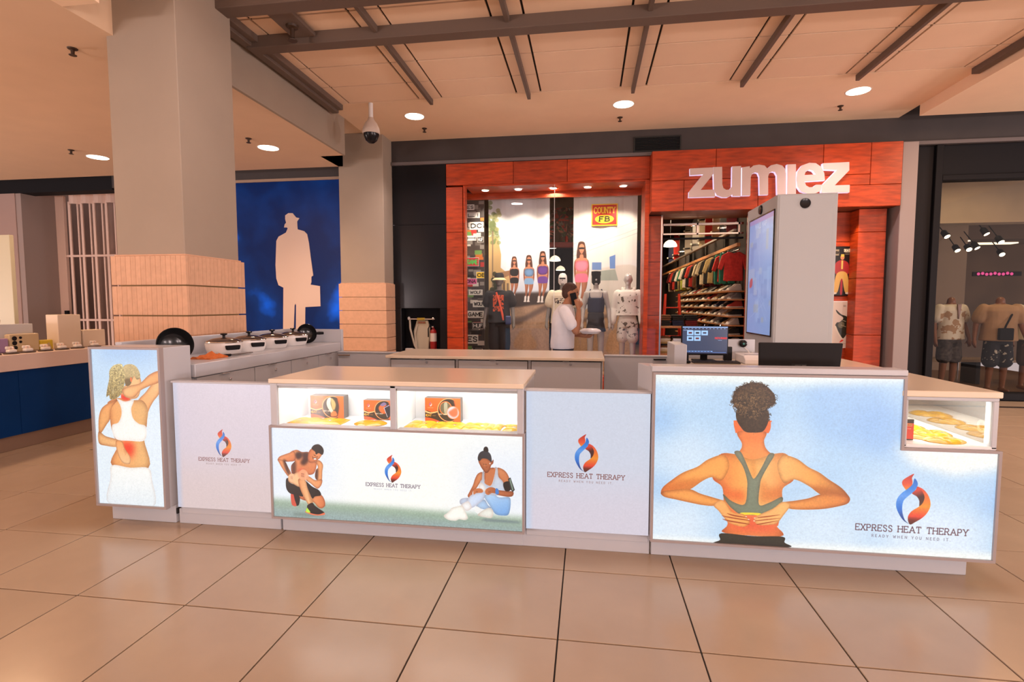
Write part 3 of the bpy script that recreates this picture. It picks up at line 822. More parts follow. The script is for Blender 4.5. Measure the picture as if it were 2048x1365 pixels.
# accordion grille
gate = empty('accordion_gate', 'pale folding grille of upright bars behind the blue stand at far left', 'gate', (-10.1, WY + .7, 0))
GM = mat('gate_cream', (.72, .54, .46), .5)
gy = WY + .72
box('end_post', (-11.2, gy - .03, 0), (-11.0, gy + .04, 3.78), GM, gate)
bars = np.linspace(-10.88, -9.10, 13)
for k, x in enumerate(bars):
    w = .028 if k % 2 == 0 else .016
    M().box((x - w, gy - .012 + (.05 if k % 2 else 0), 0), (x + w, gy + .012 + (.05 if k % 2 else 0), 3.66)).build('gate_bar', GM, gate)
for k in range(6):
    x0, x1 = bars[2 * k], bars[2 * k + 2]
    arc = [(x0 + (x1 - x0) * t, gy - .10 * math.sin(math.pi * t)) for t in np.linspace(0, 1, 7)]
    M().prism(arc + [(p[0], p[1] + .02) for p in reversed(arc)], 3.60, 3.80, 'z').build('top_slat', GM, gate)
for z in (2.52, 1.16, .3):
    box('cross_rail', (-11.0, gy - .02, z - .022), (-9.06, gy + .02, z + .022), GM, gate, bev=.003)
box('lock_box', (-11.05, gy - .09, 1.16), (-10.98, gy - .03, 1.36), BLACK, gate)

# ------------------------------------------------------------------ shop window of the clothes shop
win = structure(box('window_1', (WX0, WY + .05, .25), (1.22, WY + .06, WZ), SHOPGLASS, bev=0))
M().box((1.20, WY + .03, 0), (1.225, WY + .08, 2.97)).build('window_stile', CHROME, win)
M().box((-.58, WY + .046, .25), (-.572, WY + .064, WZ)).build('glass_joint', mat('joint_line', (.7, .7, .68), .3), win)
box('display_floor', (-2.44, WY + .21, .20), (.93, WY + 1.35, .28), mat('display_wood', (.45, .25, .13), .45, var=.15, vs=4), win)
box('curtain_rail', (-2.44, WY + .60, 3.43), (.93, WY + .66, 3.56), WOOD, win, bev=.002)
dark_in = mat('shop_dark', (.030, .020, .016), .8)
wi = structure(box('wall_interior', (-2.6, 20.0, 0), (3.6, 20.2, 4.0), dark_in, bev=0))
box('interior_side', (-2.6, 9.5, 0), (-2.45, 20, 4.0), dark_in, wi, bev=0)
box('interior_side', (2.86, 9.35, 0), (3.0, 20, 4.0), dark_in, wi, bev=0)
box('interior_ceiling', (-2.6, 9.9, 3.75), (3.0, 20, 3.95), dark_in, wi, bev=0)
# ------------------------------------------------------------------ prints for the light boxes
SK, SK2, SK3 = (.97, .66, .40), (.90, .52, .28), (.99, .76, .52)


def logo(A, x, y, w, c=(.36, .22, .27), sub=(.45, .42, .50)):
    """x: text centre, y: text baseline, w: text width (mm)"""
    k = w / 1000
    P = lambda n: [(x + p[0] * k, y + (p[1] + 45) * k) for p in G[n]]
    A.poly(P('logo_a'), 0, stops=[(0, (.98, .60, .15)), (.35, (.93, .33, .18)), (1, (.75, .15, .12))], ang=90)
    A.poly(P('logo_c'), 0, stops=[(0, (.30, .12, .10)), (.45, (.25, .08, .07)), (.8, (.86, .25, .18)), (1, (.86, .25, .2))], ang=110)
    A.poly(P('logo_d'), 0, stops=[(0, (.28, .08, .06)), (.12, (.45, .12, .08)), (.22, (.92, .25, .16)), (.5, (.97, .58, .14)), (.8, (.95, .40, .16)), (1, (.9, .25, .2))], ang=88)
    A.poly(P('logo_b'), 0, stops=[(0, (.04, .18, .42)), (.3, (.05, .44, .83)), (.6, (.36, .62, .93)), (.8, (.10, .50, .86)), (1, (.05, .40, .75))], ang=90)
    A.text('EXPRESS HEAT THERAPY', x, y, w * .062, c, width=w, weight=.13, serif=True, gap=.30)
    A.text('READY WHEN YOU NEED IT.', x, y - w * .062, w * .026, sub, width=w * .70, weight=.15, gap=.75)


def tower_art():
    A = Art(.54, 1.07, 620, (.76, .86, .95))
    H = 1070
    A.poly([(0, 700), (540, 760), (540, 0), (0, 0)], (.90, .94, .97), smooth=False, soft=90)
    A.poly([(60, 1080), (520, 1080), (520, 980), (60, 1000)], (.62, .76, .92), smooth=False, soft=50, alpha=.8)
    p = lambda n: G['t_' + n]
    A.poly(p('arm2'), SK, c2=SK3, ang=60, vol=.45)
    A.poly(p('neck'), SK3, vol=.4)
    A.poly(p('back'), SK, c2=(.93, .72, .46), ang=0, vol=.4, vr=24)
    A.poly(p('larm'), (.93, .68, .42), c2=SK, ang=90, vol=.45)
    A.poly(p('red2'), (.96, .16, .08), soft=22, alpha=.9, clip=[p('back')])
    A.poly(p('lfore'), (.93, .70, .46), c2=SK3, ang=0, vol=.5)
    A.poly(p('lhand'), (.97, .78, .58), c2=SK, ang=90, vol=.5, vr=8)
    for k in range(3):
        x0, y0 = p('lhand')[2]
        A.line([(x0 - 18 + k * 9 + 6, y0 - 2 - k * 2), (x0 + 2 + k * 6, y0 - 40 + k * 9)], 2.2, (.80, .45, .28))
    A.poly(p('bra'), (.985, .975, .95), grain=.01, vol=.12)
    A.poly(p('head'), (.72, .62, .42), c2=(.80, .70, .50), ang=90, grain=.10)
    A.poly([(x + 4, y - 8) for x, y in p('head')[4:]], (.42, .32, .20), soft=6, alpha=.8, clip=[p('head')])
    A.poly(p('pony'), (.62, .52, .32), c2=(.80, .72, .50), ang=90, grain=.25)
    for k in range(60):
        i = rng.integers(0, len(p('pony')))
        c = np.mean(p('pony'), 0) * .45 + np.array(p('pony')[i]) * .55 + rng.normal(0, 6, 2)
        A.line([c + (0, 14), c + rng.normal(0, 4, 2), c - (rng.normal(0, 4), 16)], 2.0, (.88, .80, .60) if k % 2 else (.42, .33, .18), .7)
    A.poly(p('red1'), (.95, .20, .12), soft=8, alpha=.95, clip=[p('neck'), p('back')])
    A.poly(p('arm1'), SK3, c2=SK, ang=0, vol=.5)
    x, y = p('neck')[0]
    A.disc(x + 10, y - 4, 8, 17, (.93, .48, .28))
    A.poly(p('pants'), (.90, .93, .95), c2=(.985, .98, .96), ang=90, grain=.015, vol=.15)
    A.noise(.012, 1)
    return A.image('tower_print')


def front_art():
    A = Art(1.62, .59, 640, (.985, .985, .965))
    A.poly([(-50, 600), (420, 600), (420, 100), (-50, 100)], (.88, .92, .98), smooth=False, soft=110, alpha=.9)
    A.poly([(1250, 500), (1650, 520), (1650, 80), (1250, 80)], (.90, .93, .98), smooth=False, soft=90, alpha=.8)
    gy = [(-50, 118), (300, 112), (800, 104), (1300, 92), (1700, 88), (1700, -80), (-50, -80)]
    A.poly(gy, (.60, .69, .60), soft=17, smooth=False, grain=.05)
    A.poly([(x, y - 55) for x, y in gy], (.58, .66, .68), soft=25, smooth=False, alpha=.8, grain=.08)
    p = lambda n: G['f_' + n]
    S1, S2, D = (.93, .60, .38), (.86, .47, .28), (.20, .08, .05)
    A.poly([(150, 30), (330, 22), (330, 14), (150, 12)], (.40, .46, .42), soft=8, alpha=.7)
    A.poly(p('bs'), S2, vol=.5, vr=9); A.poly(p('sb'), (.06, .06, .07), vol=.5, vr=9); A.poly(p('so'), (.85, .33, .25))
    A.poly(p('bk'), S1, c2=S2, ang=0, vol=.5, vr=9)
    A.poly(p('s2'), (.05, .055, .05), vol=.5, vr=9); A.poly(p('s1'), (.06, .06, .055), vol=.5, vr=9)
    A.poly(p('torso'), S2, c2=S1, ang=90, vol=.5, vr=9)
    for n, a in (('dk1', .85), ('dk2', .9), ('dk5', .75)): A.poly(p(n), D, soft=7, alpha=a, clip=[p('torso'), p('la')])
    A.poly(p('la'), S1, c2=S2, ang=-60, vol=.5, vr=9); A.poly(p('dk1'), D, soft=7, alpha=.8, clip=[p('la'), p('torso')])
    A.poly(p('lf'), S1, vol=.5, vr=9); A.poly(p('dk4'), D, soft=6, alpha=.85, clip=[p('lf'), p('la')])
    A.poly(p('ra'), S1, c2=(.96, .66, .42), ang=0, vol=.5, vr=9); A.poly(p('dk3'), D, soft=5, alpha=.85, clip=[p('ra')])
    A.poly(p('th'), (.97, .76, .58), c2=SK3, ang=0, vol=.5, vr=9); A.poly(p('lh'), (.97, .74, .56))
    A.poly(p('sh'), S1, c2=(.98, .80, .58), ang=0, vol=.5, vr=9)
    A.poly([(x + 9, y) for x, y in p('sh')[1:5]], (.75, .45, .25), soft=4, alpha=.6, clip=[p('sh')])
    A.poly(p('rd'), (.95, .30, .22), soft=9, alpha=.85, clip=[p('th'), p('torso')])
    A.poly(p('rf'), (.96, .68, .46), c2=S1, ang=0, vol=.5, vr=9); A.poly(p('rh'), (.96, .66, .48), alpha=.9)
    hx, hy = np.mean(p('rh'), 0)
    for k in range(4): A.line([(hx - 13, hy + 11 - k * 7), (hx + 6, hy + 9 - k * 7)], 2.2, (.55, .22, .14))
    lx, ly = np.mean(p('lh'), 0)
    for k in range(3): A.line([(lx - 5, ly + 6 - k * 6), (lx + 9, ly + 3 - k * 7)], 1.6, (.7, .38, .24))
    A.poly(p('fs'), (.07, .07, .08), vol=.5, vr=9); A.poly(p('fo'), (.93, .45, .30)); A.poly(p('fg'), (.75, .92, .25))
    A.poly(p('face'), S2, c2=S1, ang=0, vol=.5, vr=9); A.poly(p('hair'), (.06, .045, .035))
    fx, fy = np.mean(p('face'), 0)
    A.poly([(fx - 5, fy - 20), (fx + 8, fy - 17), (fx + 12, fy - 24), (fx, fy - 28)], (.95, .92, .90))
    A.line([(fx - 8, fy - 17), (fx + 12, fy - 15), (fx + 17, fy - 22)], 3, (.18, .07, .05)); A.line([(fx - 3, fy + 4), (fx + 8, fy - 4)], 3.5, (.2, .08, .06)); A.line([(fx + 15, fy - 6), (fx + 21, fy - 10)], 3, (.2, .08, .06))
    A.line([(fx - 13, fy - 8), (fx - 10, fy - 24)], 3, (.3, .12, .08))
    q = lambda n: G['w_' + n]
    B1, B2 = (.72, .84, .96), (.45, .66, .90)
    A.poly([(1390, 66), (1590, 62), (1580, 50), (1390, 52)], (.40, .46, .50), soft=6, alpha=.7)
    A.poly(q('bl'), (.80, .86, .95), vol=.22, vr=12); A.poly(q('low'), B1, c2=(.62, .75, .90), ang=0, vol=.22, vr=12)
    A.poly(q('thigh'), B1, c2=B2, ang=-70, vol=.22, vr=12)
    W1, W2 = (.80, .46, .28), (.66, .36, .22)
    A.poly(q('chest'), W1, vol=.5, vr=9); A.poly(q('larm'), W1, c2=(.88, .56, .36), ang=0, vol=.5, vr=9); A.poly(q('rsh'), W1, c2=(.86, .55, .36), ang=90, vol=.5, vr=9)
    A.poly(q('tank'), (.76, .80, .87), c2=(.84, .87, .92), ang=90, vol=.22, vr=12)
    A.poly(q('chest')[2:], W1)
    A.poly(q('rf'), W2, c2=W1, ang=180, vol=.5, vr=9); A.poly(q('band'), (.06, .06, .07)); A.poly(q('phone'), (.16, .18, .18), smooth=False); A.poly(q('scr'), (.50, .58, .52), smooth=False)
    A.poly(q('leg'), (.86, .90, .97), c2=(.78, .85, .96), ang=0, vol=.22, vr=12); A.poly(q('wrap'), (.97, .97, .97), vol=.22, vr=12)
    A.poly(q('lh'), W1); A.poly(q('rh'), W1, c2=W2, ang=0); A.poly(q('watch'), (.25, .50, .80))
    for n in ('lh', 'rh'):
        cx, cy = np.mean(q(n), 0)
        for k in range(3): A.line([(cx - 9 + k * 5, cy + 1), (cx - 13 + k * 5, cy - 8)], 1.2, (.35, .18, .12))
    A.poly(q('sock2'), (.95, .95, .94)); A.poly(q('shoe2'), (.93, .93, .89), vol=.22, vr=12); A.poly(q('sock'), (.97, .97, .97), vol=.22, vr=12); A.poly(q('shoe'), (.985, .985, .95), vol=.22, vr=12)
    A.line(q('shoe')[5:11], 2, (.80, .80, .74), .7)
    A.poly(q('face'), W1, c2=W2, ang=-90, vol=.5, vr=9); A.poly(q('hair'), (.16, .15, .16), c2=(.20, .22, .25), ang=60); A.poly(q('bun'), (.13, .12, .12))
    fx, fy = np.mean(q('face'), 0)
    A.line([(fx - 10, fy + 2), (fx - 3, fy + 1)], 2, (.15, .08, .06)); A.line([(fx - 22, fy + 3), (fx - 16, fy)], 2, (.15, .08, .06)); A.line([(fx - 7, fy - 17), (fx + 2, fy - 15)], 2.5, (.55, .18, .15))
    A.line([(fx - 13, fy + 2), (fx - 14, fy - 8)], 2, (.9, .6, .42)); A.disc(fx + 19, fy + 8, 3, 5, (.95, .95, .95))
    logo(A, 805, 236, 352, (.34, .26, .36), (.72, .74, .82))
    A.noise(.008, 1)
    return A.image('front_print')


def big_art():
    A = Art(1.78, 1.0, 600, (.72, .84, .95))
    for x, y, r, a in ((200, 500, 200, .55), (150, 120, 200, .7), (900, 80, 260, .6), (700, 560, 160, .35), (1480, 110, 260, .75), (1250, 330, 200, .3), (150, 950, 130, .6)):
        A.disc(x, y, r, r * .8, (.93, .96, .985), soft=70, alpha=a)
    for x, y, r, a in ((60, 720, 70, .6), (1190, 720, 130, .75), (1000, 850, 200, .5), (60, 320, 60, .5), (1740, 330, 60, .6), (560, 760, 120, .3)):
        A.disc(x, y, r, r * 1.2, (.58, .74, .93), soft=45, alpha=a)
    A.poly([(-20, 1010), (1320, 1010), (1320, 960), (600, 925), (-20, 940)], (.97, .98, .95), smooth=False, soft=22, alpha=.9)
    A.poly([(1260, 620), (1800, 620), (1800, 520), (1550, 470), (1360, 520)], (.985, .98, .95), smooth=False, soft=28)
    A.poly([(-20, 40), (1800, 60), (1800, -20), (-20, -20)], (.98, .985, .96), smooth=False, soft=16, alpha=.9)
    p = lambda n: G['l_' + n]
    S1, S2, S3, DK = (.99, .66, .33), (.96, .52, .26), (1., .74, .44), (.78, .35, .13)
    A.poly(p('ears'), (.96, .44, .22))
    A.poly(p('neck'), (.99, .60, .32), c2=(.98, .56, .30), ang=90, vol=.4)
    A.poly(p('back'), 0, stops=[(0, (.96, .48, .24)), (.35, S1), (.65, S3), (1, S2)], ang=0, vol=.35, vr=30)
    A.poly(p('back')[8:14], (.95, .40, .20), soft=26, alpha=.6, clip=[p('back')])
    A.poly(p('lu'), 0, stops=[(0, (.93, .50, .22)), (.4, S1), (1, S1)], ang=0, vol=.4)
    A.poly(p('ru'), 0, stops=[(0, S3), (.5, S1), (1, (.72, .40, .18))], ang=0, vol=.4)
    A.poly(p('sh1'), (.82, .40, .16), soft=14, alpha=.65, clip=[p('lu')])
    A.poly(p('sh2'), (.70, .34, .13), soft=12, alpha=.7, clip=[p('ru')])
    A.poly(p('b1'), (.93, .38, .17), soft=16, alpha=.75, clip=[p('back')]); A.poly(p('b2'), (.86, .42, .18), soft=16, alpha=.65, clip=[p('back')])
    A.poly(p('sp'), (.88, .52, .24), soft=8, alpha=.5); A.poly(p('sh3'), (.95, .42, .2), soft=20, alpha=.5, clip=[p('neck')])
    A.poly(p('red'), (.93, .33, .22), soft=30, alpha=.85, clip=[p('back')])
    A.poly(p('lf'), (.97, .62, .31), c2=S1, ang=0, vol=.5); A.poly(p('rf'), (.98, .64, .33), c2=(.90, .52, .24), ang=0, vol=.5)
    for n in ('lf', 'rf'):
        q = p(n)
        A.poly([(x, y - 12) for x, y in q[2:5]] + [(x, y - 30) for x, y in q[2:5]][::-1], DK, soft=8, alpha=.45, clip=[q])
    A.poly(p('bra'), (.48, .51, .42), c2=(.54, .56, .47), ang=90, grain=.02, vol=.3, vr=10)
    A.poly(p('yel'), (.99, .86, .22))
    A.poly(p('lh'), (.99, .70, .42), c2=S1, ang=0, vol=.35, vr=8); A.poly(p('rh'), (.99, .70, .42), c2=S3, ang=0, vol=.35, vr=8)
    for n in ('fl1', 'fl2', 'fl3', 'fr1', 'fr2', 'fr3'): A.poly(p(n), (.62, .24, .10), soft=1.5, alpha=.85)
    for x, y in (G['l_lh'][5], G['l_lh'][6], G['l_rh'][4], G['l_rh'][5]): A.disc(x, y, 5, 3, (.99, .84, .72))
    A.poly(p('pants'), (.11, .12, .09), c2=(.19, .20, .15), ang=90, grain=.1, vol=.4)
    A.poly(p('hair'), (.30, .22, .14), grain=.35, vol=.5, vr=20)
    A.poly(p('bunlow'), (.20, .15, .10), soft=6, alpha=.85, grain=.2, clip=[p('hair')])
    hc = (np.array(p('hair')[2]) + np.array(p('hair')[13])) / 2 + np.array((0, -4))
    for k in range(330):
        a, r = rng.uniform(0, 6.28), 84 * math.sqrt(rng.uniform(0, 1.2))
        x, y = hc[0] + r * math.cos(a), hc[1] + 6 + r * .72 * math.sin(a)
        t0, rr = rng.uniform(0, 6.28), rng.uniform(4, 9)
        A.line([(x + rr * math.cos(t0 + t), y + rr * math.sin(t0 + t) - t) for t in (0, .8, 1.6, 2.4)], 2.4, [(.10, .07, .05), (.62, .48, .32), (.42, .31, .19), (.14, .10, .07)][k % 4], .85)
    rim = spline(p('hair')[:15], 8)[:104]
    for k in range(150):
        x, y = rim[rng.integers(0, len(rim))] + rng.normal(0, 3.5, 2)
        t0, rr = rng.uniform(0, 6.28), rng.uniform(3, 7)
        A.line([(x + rr * math.cos(t0 + t), y + rr * math.sin(t0 + t)) for t in (0, .9, 1.8, 2.7)], 2.4, [(.20, .15, .10), (.34, .25, .16), (.14, .10, .08)][k % 3], .9)
    lx = np.mean(p('bunlow'), 0)
    for k in range(50):
        x, y = lx + rng.normal(0, 1, 2) * (26, 24)
        A.line([(x, y + 6), (x + rng.normal(0, 2), y - 8)], 1.5, (.12, .09, .06) if k % 2 else (.42, .32, .21), .6)
    logo(A, 1362, 147, 548)
    A.noise(.014, 1)
    return A.image('counter_print')


def panel_art():
    A = Art(.70, .845, 560, (.885, .86, .875))
    A.noise(.006, 2)
    return A


# ------------------------------------------------------------------ the kiosk
def frame_rect(x0, z0, x1, z1, y0, y1, w, mt, parent, name='frame'):
    m = M()
    m.prism([(x0, z0), (x1, z0), (x1, z1), (x0, z1)], y0, y1, 'y', [[(x0 + w, z0 + w), (x1 - w, z0 + w), (x1 - w, z1 - w), (x0 + w, z1 - w)]])
    return m.build(name, mt, parent)


# tower at the left end
k1 = empty('light_box_tower', 'narrow upright light box at left end showing a blonde woman holding her neck', 'light box', (-3.0, 3.1, 0))
box('body', (-3.262, 3.02, .128), (-2.742, 3.26, 1.195), LAM, k1)
frame_rect(-3.265, .125, -2.738, 1.198, 2.985, 3.02, .014, LAM_EDGE, k1)
picture('backlit_print', -3.251, .139, -2.752, 1.184, 2.998, print_mat('tower_print', tower_art(), 1.0), k1, thick=.01)
box('plinth', (-3.235, 3.07, 0), (-2.745, 3.24, .128), LAM, k1)
box('side_gap', (-2.785, 3.075, .062), (-2.735, 3.11, .10), SHADOWGAP, k1, bev=0)


def logo_panel(label, x0, x1, tx, tz, tw, ca, cb, cc):
    e = empty('logo_panel', label, 'panel', ((x0 + x1) / 2, 3.06, 0), 'white logo panels of the kiosk front')
    A = Art(x1 - x0, .845, 900, ca)
    w_ = (x1 - x0) * 1000
    A.poly([(-90, -90), (w_ + 90, -90), (w_ + 90, 330), (-90, 330)], cb, smooth=False, soft=110)  # backlight falloff painted into the print: tinted foot and edge
    A.rect(-20, -20, 30, 870, cc, soft=10, alpha=.8)
    A.poly([(30, 420), (w_, 380), (w_, 800), (30, 860)], cb, smooth=False, soft=120, alpha=.35)
    A.noise(.006, 2)
    logo(A, (tx - x0) * 1000, (tz - .13) * 1000, tw * 1000, (.48, .24, .22), (.62, .50, .50))
    box('panel', (x0, 3.034, .13), (x1, 3.06, .968), LAM, e, bev=.002)
    picture('logo_print', x0 + .002, .13, x1 - .002, .968, 3.0325, print_mat('logo_panel_print', A.image('logo_panel_print'), .9, .35), e, thick=.0015)
    box('cap', (x0 - .012, 3.028, .966), (x1 + .004, 3.09, .977), LAM, e, bev=.002)
    box('plinth', (x0 - .03, 3.075, 0), (x1 + .01, 3.10, .10), LAM, e, bev=.002)
    box('skirting_rail', (x0, 3.064, .075), (x1, 3.085, .132), LAM, e, bev=.002)
    return e


_p = (-2.343, 3.030, 0.463)
_q = (-0.001, 3.030, 0.465)
logo_panel('white logo panel between narrow tower and glass display counter', -2.692, -1.99, _p[0], _p[2] - .008, .365, (.86, .82, .88), (.88, .80, .80), (.76, .79, .88))
logo_panel('white logo panel between glass display counter and large stepped light box', -.355, .366, _q[0], _q[2] - .008, .45, (.82, .87, .94), (.87, .84, .89), (.78, .85, .95))

# display counter with two lit compartments above a light box
k3 = empty('display_counter', 'white counter with two lit glass compartments above a wide light box of two athletes', 'counter', (-1.17, 3.3, 0))
x0, x1 = -1.985, -.36
box('counter_top', (x0 + .004, 2.985, .984), (x1 - .004, 3.70, 1.012), LAMTOP, k3)
box('side_panel', (x0 + .006, 3.0, .71), (x0 + .052, 3.62, .984), LAM, k3)
box('side_panel', (x1 - .044, 3.0, .71), (x1 - .006, 3.62, .984), LAM, k3)
box('divider', (-1.188, 3.0, .71), (-1.150, 3.36, .984), LAM, k3)
box('top_rail', (x0 + .052, 3.0, .966), (x1 - .044, 3.62, .984), LAM, k3)
box('back_panel', (x0 + .052, 3.36, .71), (x1 - .044, 3.38, .966), LAMW, k3, bev=0)
box('shelf', (x0 + .006, 3.0, .69), (x1 - .006, 3.62, .71), LAMW, k3)
box('end_lining', (x0 + .052, 3.012, .711), (x0 + .056, 3.36, .966), LAMW, k3, bev=0)
box('end_lining', (-1.150, 3.012, .711), (-1.146, 3.36, .966), LAMW, k3, bev=0)
for a, b in ((x0 + .052, -1.188), (-1.150, x1 - .044)):
    box('glass_pane', (a, 3.004, .710), (b, 3.009, .966), GLASS, k3, bev=0)
    box('light_shield', (a, 3.012, .952), (b, 3.018, .966), LAM, k3, bev=0)
    box('led_strip', (a + .02, 3.022, .958), (b - .02, 3.03, .966), LEDW, k3, bev=0)
    l = lamp('case_light', 'AREA', ((a + b) / 2, 3.16, .962), 2.6, (.97, .99, 1.0), .3)
    l.data.shape, l.data.size, l.data.size_y = 'RECTANGLE', b - a - .06, .2
box('body', (x0 + .01, 3.06, .12), (x1 - .01, 3.62, .69), LAM, k3)
frame_rect(x0, .112, x1 + .002, .716, 2.984, 3.06, .013, LAM_EDGE, k3)
picture('backlit_print', x0 + .013, .125, x1 - .011, .697, 2.996, print_mat('front_print', front_art(), 1.0), k3, thick=.01)
box('plinth', (x0 + .02, 3.07, 0), (x1 - .02, 3.58, .115), LAM, k3)

# large stepped light box counter
k5 = empty('stepped_light_box', 'large stepped light box showing a woman from behind holding her lower back', 'light box', (1.1, 3.1, 0))
P5 = [(.37, .116), (2.137, .116), (2.137, .716), (1.672, .716), (1.672, 1.098), (.37, 1.098)]
I5 = [(.384, .130), (2.123, .130), (2.123, .702), (1.658, .702), (1.658, 1.084), (.384, 1.084)]
M().prism(P5, 2.984, 3.04, 'y', [I5]).build('frame', LAM_EDGE, k5)
picture('backlit_print', .37, .105, 2.15, 1.105, 2.996, print_mat('counter_print', big_art(), 1.0), k5, outline=I5, thick=.01)
M().prism([(.372, .118), (2.135, .118), (2.135, .714), (1.670, .714), (1.670, 1.096), (.372, 1.096)], 3.041, 3.10).build('body', LAM, k5)
box('counter_top', (.362, 2.984, 1.100), (1.674, 3.11, 1.132), LAM, k5)
M().prism([(.372, 3.04), (.40, 3.04), (.40, 3.27), (.312, 3.27)], .10, 1.118, 'z').build('end_panel', LAM, k5, bev=.002)
box('work_surface', (.40, 3.10, .93), (1.64, 3.72, .955), LAMTOP, k5)
box('plinth', (.385, 3.07, 0), (2.06, 3.12, .118), LAM, k5)
box('inner_panel', (.42, 3.68, 0), (1.62, 3.70, .93), LAM, k5)

# glass-sided counter running back from the right-hand corner
k6 = empty('corner_counter', 'white corner counter at right end with lit glass case of orange gel pads', 'counter', (1.9, 4.2, 0))
xa, xb, yb = 1.655, 2.122, 5.36
box('counter_top', (xa, 2.988, .992), (xb + .006, yb, 1.024), LAMTOP, k6)
box('top_rail', (xa + .004, 3.0, .972), (xb - .002, 3.05, .992), LAM, k6)
box('side_rail', (xb - .03, 3.05, .972), (xb - .002, yb - .02, .992), LAM, k6)
box('corner_post', (xa + .004, 3.0, .72), (xa + .036, 3.04, .974), LAM, k6)
box('corner_post', (2.092, 3.0, .72), (xb - .002, 3.04, .974), LAM, k6)
box('corner_post', (2.092, yb - .06, .72), (xb - .002, yb - .02, .974), LAM, k6)
box('inner_panel', (xa + .002, 3.04, .72), (xa + .022, yb - .02, .99), LAM, k6)
box('back_panel', (xa + .02, 4.5, .72), (2.09, 4.52, .99), LAM, k6)
box('shelf', (xa + .002, 3.0, .716), (xb - .002, yb - .01, .734), LAMW, k6)
box('glass_pane', (xa + .036, 3.006, .734), (2.092, 3.011, .972), GLASS, k6, bev=0)
box('glass_pane', (xb - .012, 3.04, .734), (xb - .007, yb - .06, .972), glass('side_pane', (.93, .96, .94), .36), k6, bev=0)
box('led_strip', (2.083, 3.03, .745), (2.091, 3.038, .965), LEDW, k6, bev=0)
l = lamp('case_light', 'AREA', (1.88, 3.5, .968), 4, (1, .95, .86), .3)
l.data.shape, l.data.size, l.data.size_y = 'RECTANGLE', .3, .9
box('body', (xa + .01, 3.12, .11), (xb, yb - .02, .716), LAM, k6)
box('plinth', (xa + .05, 3.13, 0), (2.06, yb - .06, .11), LAM, k6)
M().prism([(3.11 + .035 * math.cos(t), .82 + .035 * math.sin(t)) for t in np.linspace(0, 6.28, 20, endpoint=False)], xb - .006, xb - .002, 'x',
          [[(3.11 + .022 * math.cos(t), .82 + .022 * math.sin(t)) for t in np.linspace(0, 6.28, 20, endpoint=False)]]).build('finger_pull', WHITEPL, k6)

# counter along the left side with a raised back ledge and drawers facing in
k7 = empty('side_counter', 'long white counter at left with drawers and raised ledge carrying the white cookers', 'counter', (-3.0, 4.3, 0))
xi = -2.72
box('counter_top', (-3.27, 3.27, .965), (xi, 5.45, 1.060), LAM, k7)
box('body', (-3.26, 3.27, .1), (xi - .03, 5.44, .965), LAM, k7)
box('plinth', (-3.2, 3.3, 0), (xi - .08, 5.40, .1), LAM, k7)
box('back_ledge', (-3.32, 3.24, .9), (-3.27, 5.46, 1.212), LAM, k7)
box('end_ledge', (-3.32, 5.46, .0), (xi + .01, 5.50, 1.205), LAM, k7)
ys = [3.29, 3.94, 4.48, 4.98, 5.43]
for a, b in zip(ys[:-1], ys[1:]):
    d = box('drawer', (xi - .03, a + .004, .62), (xi - .008, b - .004, .959), LAM, k7, bev=.002)
    yc = (a + b) / 2 - .04
    box('pull_tab', (xi - .01, yc - .05, .955), (xi + .012, yc + .05, .963), CHROME, d, bev=.001)
    M().lathe([(.012, 0), (.012, .008), (.006, .011)], (xi - .009, yc + .06, .905), 12, 'x').build('lock', CHROME, d, smooth=True)
    box('drawer', (xi - .03, a + .004, .12), (xi - .008, b - .004, .612), LAM, k7, bev=.002)

# rear counter with three drawers and its low side walls
k8 = empty('rear_counter', 'white counter at the back of the kiosk with three locked drawers under a projecting top', 'counter', (-.9, 5.3, 0))
box('counter_top', (-2.0, 4.95, .944), (.165, 5.76, .972), LAMTOP, k8)
box('body', (-1.985, 5.0, .1), (.15, 5.74, .944), LAM, k8)
box('plinth', (-1.95, 5.04, 0), (.12, 5.70, .1), LAM, k8)
for a, b in ((-1.955, -1.295), (-1.255, -.572), (-.532, .132)):
    frame_rect(a - .006, .664, b + .006, .936, 4.993, 5.0, .006, SHADOWGAP, k8, 'shadow_line')
    d = box('drawer', (a, 4.984, .67), (b, 5.0, .930), LAM, k8, bev=.002)
    xc = (a + b) / 2
    box('pull_tab', (xc - .03, 4.975, .925), (xc + .03, 4.99, .935), CHROME, d, bev=.001)
    M().lathe([(.012, -.009), (.012, 0)], (xc + .045, 4.984, .905), 12, 'y').build('lock', CHROME, d, smooth=True)
blue_img = Art(1.2, .5, 260, (.55, .76, .95))
blue_img.poly([(700, 60), (820, 420), (960, 430), (1060, 60)], (.93, .55, .33), soft=10)
blue_img.poly([(780, 400), (800, 470), (880, 480), (900, 400)], (.25, .16, .12))
bp = print_mat('rear_print', blue_img.image('rear_print'), .9)
picture('backlit_print', -1.95, .40, -.15, .92, 5.75, bp, k8, face=1)
for nm, a, b, lb in (('low_wall', -2.70, -2.01, 'low white wall joining rear counter to the side counter at left'), ('low_wall', .175, 1.62, 'low white wall between rear counter and desk with lit computer')):
    w = empty(nm, lb, 'wall', ((a + b) / 2, 5.38, 0), 'low walls at the back of the kiosk')
    box('panel', (a, 5.34, .1), (b, 5.40, .958), LAM, w)
    box('cap', (a, 5.33, .956), (b, 5.41, .968), LAM, w, bev=.002)
    box('plinth', (a, 5.35, 0), (b, 5.39, .1), LAM, w)
    if a > 0:
        box('pull_bar', (.66, 5.315, .925), (.78, 5.335, .937), BLACK, w, bev=.002)
        picture('backlit_print', .3, .30, 1.6, .92, 5.402, bp, w, face=1)
    else:
        box('hinge', (-2.69, 5.32, .925), (-2.56, 5.335, .935), mat('hinge_brown', (.25, .16, .1), .4), w, bev=.001)

